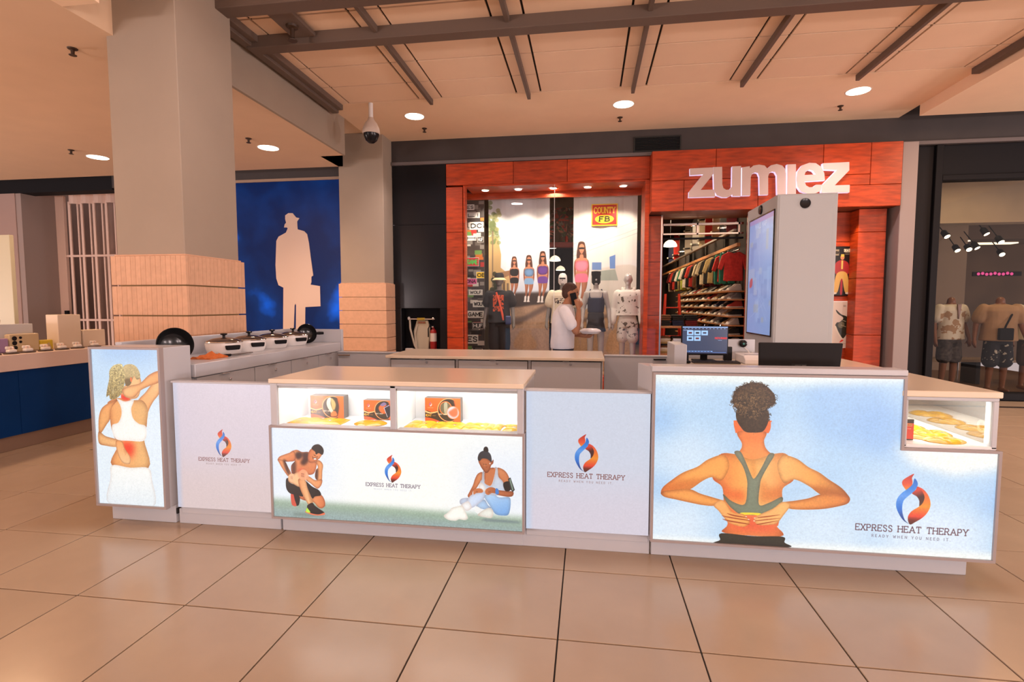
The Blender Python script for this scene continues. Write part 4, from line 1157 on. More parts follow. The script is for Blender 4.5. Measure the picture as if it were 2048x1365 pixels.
# desk with computer at the back right
k9 = empty('till_desk', 'white desk with side divider and back board under the lit computer screen', 'desk', (1.1, 4.9, 0))
box('desk_top', (.845, 4.60, .925), (1.645, 5.30, .955), LAMTOP, k9)
box('divider', (.742, 4.60, 0), (.846, 5.00, 1.137), LAM, k9)
box('body', (.85, 4.63, 0), (1.64, 5.28, .925), LAM, k9)
box('back_board', (.84, 5.275, .955), (1.60, 5.31, 1.145), LAM, k9)

# ------------------------------------------------------------------ things in and on the kiosk
BOXO, BOXD = (.93, .36, .14), (.13, .12, .10)


def pack_art(name, kind):
    A = Art(.24, .155, 1300, BOXO)
    A.poly([(0, 70), (60, 60), (130, 72), (240, 40), (240, 0), (0, 0)], (.16, .13, .11))
    A.poly([(-10, 76), (40, 60), (105, 74), (100, 68), (40, 52), (-10, 66)], (.98, .72, .50))
    A.poly([(-10, 24), (50, 20), (110, -5), (-10, -5)], (.90, .35, .18))
    A.disc(160, 78, 76, 76, (.98, .62, .40)); A.disc(162, 78, 72, 72, (.17, .16, .14))
    A.poly([(196, 0), (240, 0), (240, 155), (196, 155), (208, 80)], (.93, .40, .20), soft=4)
    k = 62 / 1000
    for n, c in (('logo_a', (.9, .3, .2)), ('logo_d', (.85, .75, .8)), ('logo_b', (.25, .3, .6))):
        A.poly([(38 + x * k, 96 + y * k) for x, y in G[n]], c)
    A.text('EXPRESS HEAT', 38, 88, 4, (.98, .7, .55), weight=.16)
    A.text('HEAT', 22, 34, 13, (.95, .72, .25), weight=.2); A.text('PACK', 62, 36, 6, (.7, .5, .25), weight=.18)
    if kind == 'knee':
        A.poly([(118, 110), (130, 138), (150, 140), (146, 100), (160, 60), (176, 30), (160, 20), (140, 50), (122, 80)], (.78, .78, .72)); A.poly([(150, 140), (172, 125), (184, 95), (174, 60), (160, 60), (150, 100)], (.70, .62, .40), soft=3)
        A.poly([(150, 40), (178, 50), (190, 20), (150, 12)], (.95, .45, .25), soft=3)
    elif kind == 'back':
        A.poly([(120, 100), (150, 130), (185, 110), (176, 60), (150, 50), (126, 70)], (.93, .40, .20), soft=3); A.poly([(160, 95), (200, 118), (212, 50), (190, 22)], (.12, .15, .20))
        A.line([(160, 95), (185, 25)], 4, (.8, .8, .85)); A.line([(160, 95), (200, 118)], 4, (.7, .7, .85)); A.poly([(132, 120), (160, 140), (180, 125), (150, 108)], (.45, .40, .55))
    else:
        A.disc(140, 90, 42, 44, (.95, .45, .22)); A.disc(140, 90, 37, 39, (.38, .36, .28)); A.poly([(130, 120), (150, 125), (152, 60), (132, 60)], (.60, .60, .52))
        A.disc(190, 62, 42, 42, (.96, .55, .40)); A.disc(190, 62, 38, 38, (.78, .72, .80)); A.poly([(160, 60), (180, 80), (215, 95), (220, 50), (190, 34)], (.96, .42, .30), soft=4)
    A.text('HEAT WRAP', 122, 46, 7, (.9, .88, .8), weight=.2)
    return print_mat(name, A.image(name), 0, .35)


def product_box(label, x, y, z, w, h, d, m, rz=0):
    e = empty('product_box', label, 'box', (x, y, z), 'orange product boxes in the lit cases', rz)
    M().box((-w / 2, 0, 0), (w / 2, d, h)).build('carton', mat('carton_dark', (.16, .13, .11), .4), e, bev=.001, world=False)
    me = M().prism([(-w / 2 + .001, .001), (w / 2 - .001, .001), (w / 2 - .001, h - .001), (-w / 2 + .001, h - .001)], 0, -.0008).mesh('print')
    uv = me.uv_layers.new(name='print')
    for l in me.loops:
        c = me.vertices[l.vertex_index].co
        uv.data[l.index].uv = (c.x / w + .5, c.z / h)
    link('front_print', me, m, e, False)
    return e


product_box('large orange box picturing a knee, behind flat pad in left compartment', -1.735, 3.26, .711, .24, .152, .07, pack_art('pack_knee', 'knee'))
product_box('smaller orange box picturing a lower back, beside the central divider', -1.365, 3.255, .711, .215, .132, .06, pack_art('pack_back', 'back'))
product_box('orange box picturing a foot in the right-hand lit compartment', -.93, 3.26, .711, .24, .157, .06, pack_art('pack_foot', 'foot'))
sb = empty('product_box', 'slim orange and black box standing at left in the corner glass case', 'box', (1.745, 3.10, .734), 'orange product boxes in the lit cases')
box('carton', (1.716, 3.095, .735), (1.776, 3.17, .85), mat('carton_dark'), sb, bev=.001)
A = Art(.044, .116, 1600, (.90, .26, .16)); A.rect(0, 94, 44, 116, (.13, .11, .10)); A.rect(0, 0, 44, 4, (.13, .11, .10)); A.rect(8, 76, 36, 92, (.93, .60, .30)); A.text('HEAT', 22, 80, 7, (.6, .2, .1), weight=.2); A.text('PACK', 22, 60, 5, (.98, .8, .7), weight=.2)
picture('front_print', 1.731, .736, 1.775, .849, 3.0935, print_mat('slim_pack', A.image('slim_pack')), sb, thick=.001)

GEL = mat('orange_gel', (.95, .36, .015), .12, var=.28, vs=14, trans=.15, spec=.6)
GELY = mat('yellow_gel', (.96, .46, .02), .12, var=.30, vs=14, trans=.15, spec=.6)


def gel_pad(label, x, y, z, outline, m, cells=(3, 2), rz=0, group='orange gel pads in the display counter', wob=0):
    """soft flat bag: outline (metres, local), puffed cells"""
    e = empty('gel_pad', label, 'gel pad', (x, y, z), group, rz)
    p = spline(outline, 4)
    xs0, xs1 = p[:, 0].min(), p[:, 0].max()
    ys0, ys1 = p[:, 1].min(), p[:, 1].max()
    c = p.mean(0)
    n = len(p)
    v, f = [], []
    K = 6
    for k in range(K + 1):
        t = 1 - k / K
        for q in p:
            w = c + (q - c) * t
            u, s_ = (w[0] - xs0) / (xs1 - xs0), (w[1] - ys0) / (ys1 - ys0)
            puff = abs(math.sin(math.pi * u * cells[0])) ** .5 * abs(math.sin(math.pi * s_ * cells[1])) ** .5
            h = .003 + .016 * (1 - t ** 6) * (.35 + .65 * puff) + wob * noise.noise((w[0] * 30, w[1] * 30, x * 9))
            v.append((w[0], w[1], max(.002, h)))
    f = [(k * n + i, k * n + (i + 1) % n, (k + 1) * n + (i + 1) % n, (k + 1) * n + i) for k in range(K) for i in range(n)]
    b = len(v)
    v += [(q[0], q[1], .0005) for q in p]
    f += [(b + i, b + (i + 1) % n, (i + 1) % n, i) for i in range(n)] + [tuple(b + i for i in range(n))[::-1]]
    M().add(v, f).build('bag', m, e, smooth=True, world=False)
    d = M().lathe([(.011, .0), (.011, .004), (.009, .005)], (xs1 * .45, ys0 * .2, .012), 12)
    d.build('metal_disc', CHROME, e, smooth=True, world=False)
    return e


def rr(w, d, r=.02):
    w, d = w / 2, d / 2
    return [(-w, -d + r), (-w + r, -d), (0, -d), (w - r, -d), (w, -d + r), (w, d - r), (w - r, d), (0, d), (-w + r, d), (-w, d - r)]


def ov(w, d): return [(w / 2 * math.cos(t), d / 2 * math.sin(t)) for t in np.linspace(0, 6.283, 12, endpoint=False)]


gel_pad('long orange gel pad of four cells lying under the knee box', -1.735, 3.15, .711, rr(.37, .15), GEL, (4, 2))
gel_pad('oval orange gel pad lying in front of the smaller box by divider', -1.375, 3.14, .711, ov(.215, .16), GEL, (2, 1))
gel_pad('leftmost orange gel pad of the right-hand lit compartment', -1.045, 3.15, .711, rr(.17, .19), GELY, (2, 2))
gel_pad('orange gel pad lying directly in front of the foot box', -.86, 3.145, .711, rr(.20, .19, .04), GELY, (3, 2))
gel_pad('third orange gel pad from left in the right-hand lit compartment', -.68, 3.145, .711, rr(.17, .19), GELY, (3, 2))
gel_pad('small orange gel mitt with central dent, second pad from the right post', -.567, 3.14, .711, [(-.05, -.07), (0, -.085), (.045, -.07), (.05, 0), (.055, .08), (.0, .085), (-.055, .08), (-.045, 0)], GELY, (2, 1))
gel_pad('small orange gel mitt nearest the right post of display counter', -.462, 3.13, .711, [(-.045, -.08), (.01, -.085), (.045, -.06), (.045, .05), (.05, .08), (0, .085), (-.05, .08), (-.02, .0)], GELY, (1, 2))
gc = 'glowing gel pads in the corner case'
for k, (x, y, w, d, rz, lb) in enumerate([(1.93, 3.10, .21, .15, .1, 'bright yellow gel pad nearest the glass front of corner case'), (1.86, 3.20, .20, .16, .5, 'yellow orange gel pad beside the slim box in corner case'),
                                      (1.97, 3.26, .18, .18, -.3, 'yellow orange gel pad behind the front pad by side glass of corner case'), (1.90, 3.42, .22, .17, .2, 'orange gel pad third row back in the corner case'),
                                      (1.96, 3.62, .20, .18, -.1, 'orange gel pad fourth row back in the corner case'), (1.92, 3.84, .22, .18, .3, 'orange gel pad furthest back in the corner case')]):
    gel_pad(lb, x, y, .7345, ov(w, d) if k % 2 == 0 else rr(w, d, .05), GELY, (2, 2), rz, gc, wob=.004)


# white cookers
def cooker():
    e = empty('rice_cooker', '', 'cooker', (0, 0, 0), 'white cookers on the side counter')
    M().lathe([(.118, 0), (.126, .012), (.138, .05), (.143, .098), (.141, .104), (.125, .104)], n=32).build('pot', WHITEPL, e, smooth=True, world=False)
    lid = M().lathe([(.140, .104), (.140, .110), (.128, .118), (.085, .134), (.03, .142), (.0001, .143)], n=32).build('lid', mat('smoked_lid', (.05, .035, .03), .10, spec=.7), e, smooth=True, world=False)
    M().lathe([(.012, .142), (.010, .158), (.026, .166), (.028, .174), (.018, .178), (.0001, .178)], n=16).build('knob', BLACKGLOSS, lid, smooth=True, world=False)
    M().lathe([(.143, .100), (.146, .105), (.143, .111)], n=32, caps=False).build('rim', CHROME, lid, smooth=True, world=False)
    for s in (-1, 1):
        m = M().prism([(-.052, .045), (.052, .045), (.060, .082), (-.060, .082)], s * .136, s * .166)
        m.build('handle', BLACK, e, bev=.006, world=False)
    return e


ck = cooker()
for k, (y, lb) in enumerate([(3.98, 'white cooker nearest the viewer, beside the black utensil'), (4.31, 'second nearest white cooker in the row on side counter'), (4.66, 'third white cooker along the row on side counter'), (5.02, 'white cooker at the far end of row, next to tipped black pan')]):
    o = ck if k == 0 else copy_tree(ck)
    o.location, o.rotation_euler, o['label'] = (-3.03, y, 1.0605), (0, 0, R(62)), lb


def pan(label, x, y, z, r, rz, tilt, handle):
    e = empty('black_pan', label, 'pan', (x, y, z), 'black pans standing on their rims')
    e.rotation_euler = (0, R(tilt), rz)
    M().lathe([(.0001, -.07 * r / .1), (r * .60, -.068 * r / .1), (r * .86, -.05 * r / .1), (r * .98, 0), (r, .006), (r * 1.02, .008), (r * .99, .011), (r * .95, .002), (r * .83, -.045 * r / .1), (r * .58, -.062 * r / .1), (.0001, -.064 * r / .1)], n=36).build('bowl', mat('black_enamel', (.012, .012, .013), .2, spec=.6), e, smooth=True, world=False)
    if handle:
        M().tube([(0, r * .98, 0), (.0, r * 1.3, .004), (.0, r * 1.75, .0)], [.014, .017, .015], 10, flat=(1, .7)).build('handle', BLACK, e, smooth=True, world=False)
    return e


pan('large black pan tipped up behind the narrow light box tower', -3.0, 3.42, 1.185, .122, R(-32), 80, False)
pan('smaller black pan with thick handle tipped up at far end of side counter', -3.02, 5.27, 1.165, .105, R(-40), 78, True)
m = M()
gx = [(-3.00 + .17 * u, 3.56 + .20 * v) for u in np.linspace(0, 1, 9) for v in np.linspace(0, 1, 9)]
vv = [(x, y, 1.064 + .05 * abs(noise.noise((x * 16, y * 16, 1))) + .02 * math.exp(-((x + 2.92) ** 2 + (y - 3.69) ** 2) / .004)) for x, y in gx]
ff = [(i * 9 + j, i * 9 + j + 1, (i + 1) * 9 + j + 1, (i + 1) * 9 + j) for i in range(8) for j in range(8)]
nv = len(vv)
vv += [(x, y, 1.0608) for x, y in gx]
ff += [tuple(k + nv for k in reversed(q)) for q in ff]
edge = [j for j in range(9)] + [i * 9 + 8 for i in range(1, 9)] + [72 + j for j in range(7, -1, -1)] + [i * 9 for i in range(7, 0, -1)]
ff += [(edge[i], edge[(i + 1) % len(edge)], edge[(i + 1) % len(edge)] + nv, edge[i] + nv) for i in range(len(edge))]
tag(m.add(vv, ff).build('cleaning_cloth', mat('rust_cloth', (.60, .16, .04), .9, var=.2, vs=30), smooth=True), 'crumpled rust orange cloth lying on counter beside large black pan', 'cloth')
ut = empty('spatula', 'black handled spatula lying on the counter in front of nearest cooker', 'utensil', (-2.87, 3.80, 1.06))
M().tube([(-2.86, 3.70, 1.072), (-2.855, 3.82, 1.072)], [.012, .010], 8).build('handle', BLACK, ut, smooth=True)
M().box((-2.875, 3.82, 1.068), (-2.835, 4.08, 1.074)).build('blade', mat('dark_steel', (.10, .08, .07), .3, metal=.6), ut, bev=.001)

# computer on the desk
pc = empty('computer', 'black desktop screen lit blue with program tiles on the white desk', 'computer', (1.08, 5.0, .955))
A = Art(.40, .25, 1000, (.20, .25, .36))
A.rect(0, 240, 400, 250, (.55, .68, .88)); A.rect(0, 226, 400, 240, (.14, .18, .28)); A.rect(0, 0, 400, 22, (.16, .20, .32)); A.rect(8, 14, 270, 24, (.50, .68, .93)); A.rect(270, 10, 390, 13, (.4, .6, .9))
for i, (x, y) in enumerate(((40, 170), (104, 170), (168, 170), (40, 118), (104, 118))):
    A.rect(x, y, x + 58, y + 44, (.62, .78, .95)); A.rect(x + 14, y + 14, x + 44, y + 30, [(.35, .12, .16), (.12, .13, .18), (.25, .25, .35), (.15, .16, .25), (.40, .15, .15)][i])
for k in range(12): A.rect(16 + k * 32, 229, 28 + k * 32, 235, (.5, .62, .82))
for k in range(9): A.rect(12 + k * 28, 16, 34 + k * 28, 22, (.18, .25, .42))
A.rect(6, 214, 90, 219, (.55, .65, .8)); A.text('NOVA', 322, 136, 17, (.86, .16, .2), weight=.26); A.rect(350, 135, 396, 153, (.75, .12, .18)); A.rect(318, 122, 352, 126, (.5, .6, .75))
scr = Matrix.Rotation(R(3), 3, 'X')
box('bezel', (.868, 4.995, 1.012), (1.282, 5.03, 1.282), BLACK, pc)
picture('screen', .876, 1.028, 1.274, 1.276, 4.9935, print_mat('computer_screen', A.image('computer_screen'), 1.15, .2), pc, thick=.001)
box('stand_neck', (1.05, 5.03, .96), (1.11, 5.06, 1.12), BLACK, pc)
box('stand_foot', (.98, 4.96, .9552), (1.18, 5.12, .966), BLACK, pc)
box('rear_box', (1.27, 5.09, .9552), (1.345, 5.13, 1.085), BLACKGLOSS, pc)
kb = empty('keyboard', 'flat dark keyboard lying on the desk before the lit computer', 'keyboard', (1.15, 4.86, .955))
box('case', (.945, 4.80, .9552), (1.345, 4.93, .968), mat('keyboard_dark', (.03, .022, .02), .5), kb)
mm = M()
for r_ in range(4):
    for k in range(14): mm.box((.955 + k * .0275, 4.808 + r_ * .029, .968), (.979 + k * .0275, 4.833 + r_ * .029, .972))
o = mm.build('keys', mat('key_black', (.015, .013, .013), .5), kb); o['kind'] = 'stuff'
ms = empty('hand_scanner', 'small black hand scanner on desk between divider and lit computer', 'scanner', (.895, 4.80, .955))
M().sphere((.895, 4.80, .968), (.024, .035, .013)).build('body', BLACK, ms, smooth=True)
M().tube([(.895, 4.83, .97), (.90, 4.87, 1.0), (.90, 4.90, 1.03)], [.012, .012, .018], 8).build('grip', BLACK, ms, smooth=True)
wb = empty('receipt_printer', 'low white box device on the desk right of dark keyboard', 'printer', (1.50, 4.95, .955))
M().prism([(4.78, .9552), (5.12, .9552), (5.12, 1.03), (4.84, 1.03), (4.78, 1.0)], 1.375, 1.60, 'x').build('case', WHITEPL, wb, bev=.006)
box('slot', (1.40, 4.90, 1.0295), (1.57, 4.91, 1.032), SHADOWGAP, wb, bev=0)
wc = empty('webcam', 'round black camera puck fixed to the white back board beside the tall screen', 'camera', (1.485, 5.26, 1.105))
M().lathe([(.0001, -.03), (.020, -.03), (.035, -.018), (.036, .012), (.0001, .012)], (1.485, 5.262, 1.105), 24, 'y').build('body', BLACKGLOSS, wc, smooth=True)
M().lathe([(.0001, -.036), (.010, -.035), (.011, -.028)], (1.485, 5.262, 1.105), 16, 'y').build('lens', mat('lens_teal', (.05, .25, .22), .1), wc, smooth=True)
M().tube([(1.49, 5.262, 1.075), (1.53, 5.25, 1.04), (1.55, 5.22, .99), (1.54, 5.15, 1.035)], .004, 6).build('cable', WHITEPL, wc, smooth=True)

mo = empty('monitor', 'black backed monitor turned away on the counter behind the stepped light box', 'monitor', (1.31, 3.50, .955))
M().prism([(1.082, 1.0), (1.548, 1.0), (1.566, 1.238), (1.076, 1.238)], 3.46, 3.485).build('back_shell', mat('monitor_black', (.014, .013, .014), .6, spec=.2), mo, bev=.005, seg=2)
box('screen', (1.09, 3.487, 1.01), (1.55, 3.492, 1.23), BLACKGLOSS, mo, bev=0)
box('rear_bulge', (1.16, 3.452, .985), (1.48, 3.462, 1.03), BLACK, mo)
box('stand', (1.27, 3.49, .9552), (1.35, 3.56, 1.06), BLACK, mo)
box('stand_foot', (1.18, 3.44, .9552), (1.44, 3.64, .968), BLACK, mo)
A = Art(.07, .02, 2500, (.03, .03, .032)); A.text('DISPLAY', 30, 8, 5, (.5, .5, .5), weight=.16); [A.disc(50 + 5 * k, 10, 1.6, 2.4, (.6, .6, .6)) for k in range(4)]
picture('rating_label', 1.27, 1.085, 1.36, 1.108, 3.4598, print_mat('rating_label', A.image('rating_label')), mo, thick=.0006)

# tall digital directory behind the kiosk
td = empty('digital_directory', 'tall white screen cabinet behind the kiosk with blue map on its left face', 'kiosk', (2.12, 6.0, 0))
box('cabinet', (1.845, 5.53, .12), (2.40, 6.50, 2.565), mat('cabinet_white', (.415, .435, .44), .45), td, bev=.008)
box('door_edge', (1.862, 5.524, .2), (2.352, 5.531, 2.55), mat('cabinet_white'), td, bev=.003)
box('plinth', (1.87, 5.56, 0), (2.37, 6.46, .12), BLACK, td)
A = Art(.76, 1.24, 260, (.52, .64, .86))
for k in range(26):
    x, y = rng.uniform(0, 700), rng.uniform(0, 1200)
    A.rect(x, y, x + rng.uniform(60, 220), y + rng.uniform(50, 240), [(.58, .70, .90), (.44, .56, .80), (.66, .72, .84), (.62, .66, .70)][k % 4], soft=6, alpha=.6)
for k in range(8): A.line([(rng.uniform(0, 760), rng.uniform(0, 1240)), (rng.uniform(0, 760), rng.uniform(0, 1240))], 5, (.66, .76, .92), .5)
A.poly([(60, 500), (150, 520), (150, 600), (70, 580)], (.78, .25, .28), soft=4, alpha=.8); A.text('MALL MAP', 380, 1130, 50, (.75, .82, .95), weight=.12); A.rect(0, 1190, 760, 1240, (.60, .55, .78))
me = M().box((1.838, 5.60, 1.165), (1.846, 6.38, 2.42)).mesh('screen')
uv = me.uv_layers.new(name='print')
for l in me.loops:
    c = me.vertices[l.vertex_index].co
    uv.data[l.index].uv = (1 - (c.y - 5.60) / .78, (c.z - 1.165) / 1.255)
link('screen_bezel', M().prism([(5.585, 1.15), (6.395, 1.15), (6.395, 2.435), (5.585, 2.435)], 1.836, 1.846, 'x', [[(5.60, 1.165), (6.38, 1.165), (6.38, 2.42), (5.60, 2.42)]]).mesh('bezel'), BLACKGLOSS, td)
link('screen', me, print_mat('map_screen', A.image('map_screen'), .75, .15), td)
M().lathe([(.0001, -.012), (.028, -.012), (.046, -.016), (.050, -.002), (.050, .006)], (2.099, 5.526, 2.470), 28, 'y').build('camera_lens', BLACKGLOSS, td, smooth=True)
M().lathe([(.0001, -.010), (.028, -.010), (.046, -.014), (.050, -.002), (.050, .006)], (1.842, 6.02, 2.50), 28, 'x').build('camera_lens', BLACKGLOSS, td, smooth=True)
# ------------------------------------------------------------------ figures
dg = bpy.context.evaluated_depsgraph_get


class Body:
    def __init__(s): s.m = M()

    def limb(s, pts, rs, n=12, flat=(1, 1)):
        s.m.tube(pts, rs, n, flat=flat)
        for p, r in ((pts[0], rs[0]), (pts[-1], rs[-1])):
            s.m.sphere(p, r * min(flat) * .98, 12, 8)
        for p, r in list(zip(pts, rs))[1:-1]: s.m.sphere(p, r * .99 * min(flat), 12, 8)
        return s

    def rings(s, rg, n=20, power=2.3):
        """(z, cx, cy, rx, ry) super-ellipses"""
        v = []
        for z, cx, cy, rx, ry in rg:
            for k in range(n):
                a = 2 * math.pi * k / n
                c, q = math.cos(a), math.sin(a)
                v.append((cx + rx * math.copysign(abs(c) ** (2 / power), c), cy + ry * math.copysign(abs(q) ** (2 / power), q), z))
        m = len(rg)
        f = [(i * n + k, i * n + (k + 1) % n, (i + 1) * n + (k + 1) % n, (i + 1) * n + k) for i in range(m - 1) for k in range(n)]
        f += [tuple(range(n))[::-1], tuple((m - 1) * n + k for k in range(n))]
        s.m.add(v, f)
        return s

    def ball(s, c, r):
        s.m.sphere(c, r, 16, 12)
        return s

    def grow(s, name, voxel=.012, smooth=4):
        me = s.m.mesh('raw')
        o = bpy.data.objects.new('raw', me)
        col.objects.link(o)
        md = o.modifiers.new('r', 'REMESH')
        md.mode = 'VOXEL'
        md.voxel_size = voxel
        new = bpy.data.meshes.new_from_object(o.evaluated_get(dg()))
        bpy.data.objects.remove(o)
        bpy.data.meshes.remove(me)
        new.name = name
        bm = bmesh.new()
        bm.from_mesh(new)
        for _ in range(smooth):
            bmesh.ops.smooth_vert(bm, verts=bm.verts, factor=.5, use_axis_x=True, use_axis_y=True, use_axis_z=True)
        bm.to_mesh(new)
        bm.free()
        new.polygons.foreach_set('use_smooth', [True] * len(new.polygons))
        return new


def hand(b, wrist, d, palm_n, r=.011, curl=.5, side=1):
    """palm, four bent fingers of unequal length and a thumb off the side"""
    d, palm_n = Vector(d).normalized(), Vector(palm_n).normalized()
    s_ = d.cross(palm_n).normalized() * side
    w = Vector(wrist)
    b.limb([w, w + d * .045, w + d * .085], [.026, .034, .034], 10, flat=(1, 1))
    for k, L in enumerate((.068, .078, .072, .055)):
        p = w + d * .09 + s_ * (.030 - .020 * k)
        q = p + (d * (1 - .3 * curl) + palm_n * .3 * curl) * L * .5
        t = q + (d * (1 - curl) + palm_n * curl) * L * .5
        b.limb([p - d * .02, p, q, t], [r, r, r * .95, r * .8], 8)
    p = w + d * .03 + s_ * .030
    b.limb([p, p + (s_ * .6 + d * .6) * .04, p + (s_ * .35 + d * .9 + palm_n * .5) * .075], [r * 1.25, r * 1.15, r * .9], 8)


SKIN = mat('tan_skin', (.36, .155, .075), .55, var=.05, vs=20)
HAIRM = mat('dark_hair', (.055, .022, .012), .7, var=.3, vs=60)
TEEW = mat('white_tee', (.74, .72, .72), .85, var=.05, vs=9, bump=.25, bs=9)

pe = empty('person', 'person in white t-shirt holding a phone to the ear, walking past the shop window', 'person', (-.28, 6.6, 0))
b = Body()
cx, cy = -.30, 6.6
b.rings([(.86, cx, cy, .115, .165), (.96, cx, cy, .125, .17), (1.10, cx, cy, .125, .16), (1.25, cx, cy, .130, .18), (1.36, cx + .005, cy, .120, .19), (1.44, cx + .02, cy, .09, .15), (1.485, cx + .04, cy, .06, .08)])
b.limb([(cx + .03, cy, 1.44), (cx + .07, cy, 1.54)], [.062, .056])
hx, hz = -.205, 1.625
b.ball((hx - .008, cy, hz + .025), (.098, .077, .098)); b.ball((hx + .02, cy, hz - .035), (.072, .062, .085))
b.ball((hx + .088, cy, hz - .01), (.018, .014, .018)); b.ball((hx + .07, cy, hz - .085), (.026, .03, .022)); b.ball((hx + .078, cy, hz - .055), (.016, .026, .012))
for s_ in (-1, 1):
    b.ball((hx - .005, cy + s_ * .078, hz - .008), (.022, .010, .032))
    b.limb([(cx, cy + s_ * .085, .90), (cx + (.10 if s_ > 0 else -.02), cy + s_ * .09, .48), (cx + (.06 if s_ > 0 else -.16), cy + s_ * .09, .09)], [.085, .058, .042])
    fx = cx + (.06 if s_ > 0 else -.16)
    b.limb([(fx - .03, cy + s_ * .09, .05), (fx + .14, cy + s_ * .09, .035)], [.045, .035])
# near arm raised to the ear, far arm carrying a tray
b.limb([(-.28, 6.405, 1.405), (-.20, 6.36, 1.27), (-.135, 6.35, 1.155)], [.058, .050, .043])
b.limb([(-.135, 6.35, 1.155), (-.11, 6.40, 1.29), (-.105, 6.455, 1.415)], [.043, .040, .028])
hand(b, (-.105, 6.46, 1.425), (-.18, .16, 1), (-.3, 1, 0), curl=.75, side=-1)
b.limb([(-.28, 6.79, 1.405), (-.27, 6.83, 1.26), (-.24, 6.82, 1.13)], [.058, .050, .043])
b.limb([(-.24, 6.82, 1.13), (-.14, 6.74, 1.10), (-.06, 6.67, 1.09)], [.043, .038, .028])
hand(b, (-.055, 6.665, 1.088), (1, -.25, .05), (0, 0, 1), curl=.35, side=1)
link('body', b.grow('person_body', .008, 3), SKIN, pe)
# clothes and hair
b = Body()
b.rings([(.93, cx - .01, cy, .150, .195), (1.0, cx - .012, cy, .152, .195), (1.10, cx - .005, cy, .148, .185), (1.25, cx, cy, .150, .20), (1.36, cx + .005, cy, .140, .212), (1.44, cx + .02, cy, .105, .175), (1.487, cx + .035, cy, .07, .10)])
b.limb([(-.28, 6.42, 1.40), (-.225, 6.372, 1.31), (-.19, 6.355, 1.235)], [.078, .074, .074])
b.limb([(-.28, 6.78, 1.40), (-.272, 6.825, 1.29), (-.26, 6.83, 1.22)], [.078, .074, .072])
link('t_shirt', b.grow('person_shirt', .010, 3), TEEW, pe)
b = Body()
b.rings([(.80, cx, cy, .13, .185), (.95, cx, cy, .135, .185), (.98, cx, cy, .13, .18)])
for s_ in (-1, 1):
    b.limb([(cx, cy + s_ * .085, .88), (cx + (.10 if s_ > 0 else -.02), cy + s_ * .09, .48), (cx + (.06 if s_ > 0 else -.155), cy + s_ * .09, .11)], [.098, .075, .068])
link('trousers', b.grow('person_trousers', .012, 3), mat('navy_trousers', (.02, .022, .035), .8), pe)
for s_ in (-1, 1):
    fx = cx + (.06 if s_ > 0 else -.16)
    Body().limb([(fx - .035, cy + s_ * .09, .052), (fx + .05, cy + s_ * .09, .055), (fx + .16, cy + s_ * .09, .04)], [.05, .048, .038])
    bb = Body().limb([(fx - .035, cy + s_ * .09, .05), (fx + .05, cy + s_ * .09, .052), (fx + .16, cy + s_ * .09, .04)], [.05, .05, .04])
    link('shoe', bb.grow('person_shoe', .01, 2), mat('white_shoe', (.6, .58, .55), .6), pe)
b = Body()
b.ball((hx - .018, cy, hz + .045), (.100, .081, .092)); b.ball((hx - .06, cy, hz + .0), (.058, .072, .075))
link('hair', b.grow('person_hair', .008, 2), HAIRM, pe)
b = Body()
b.limb([(hx + .002, cy - .066, hz - .04), (hx + .03, cy - .056, hz - .085), (hx + .068, cy, hz - .103), (hx + .03, cy + .056, hz - .085), (hx + .002, cy + .066, hz - .04)], [.012, .020, .022, .020, .012])
link('beard', b.grow('person_beard', .007, 2), HAIRM, pe)
for s_ in (-1, 1): M().sphere((hx + .078, cy + s_ * .030, hz + .012), (.010, .011, .008)).build('eye', mat('eye_dark', (.02, .015, .012), .3), pe, smooth=True)
ph = empty('phone', 'black phone held against the ear of the person in white', 'phone', (-.165, 6.505, 1.55))
mq = M().box((-.038, -.006, -.078), (.038, .006, .078)).build('case', BLACKGLOSS, ph, bev=.005, world=False)
M().box((-.034, .0055, -.07), (.034, .0068, .07)).build('screen', mat('phone_screen', (.04, .05, .07), .1), ph, bev=0, world=False)
ph.rotation_euler = (R(6), R(-14), 0)
ty = empty('food_tray', 'white lidded food tray carried by the person in white t-shirt', 'tray', (.04, 6.64, 1.115))
M().lathe([(.0001, 0), (.10, 0), (.125, .02), (.135, .028), (.135, .034)], n=28, sy=.8).build('tray', WHITEPL, ty, smooth=True, world=False)
M().lathe([(.134, .034), (.12, .052), (.08, .066), (.0001, .070)], n=28, sy=.8).build('lid', WHITEPL, ty, smooth=True, world=False)

# ------------------------------------------------------------------ mannequins


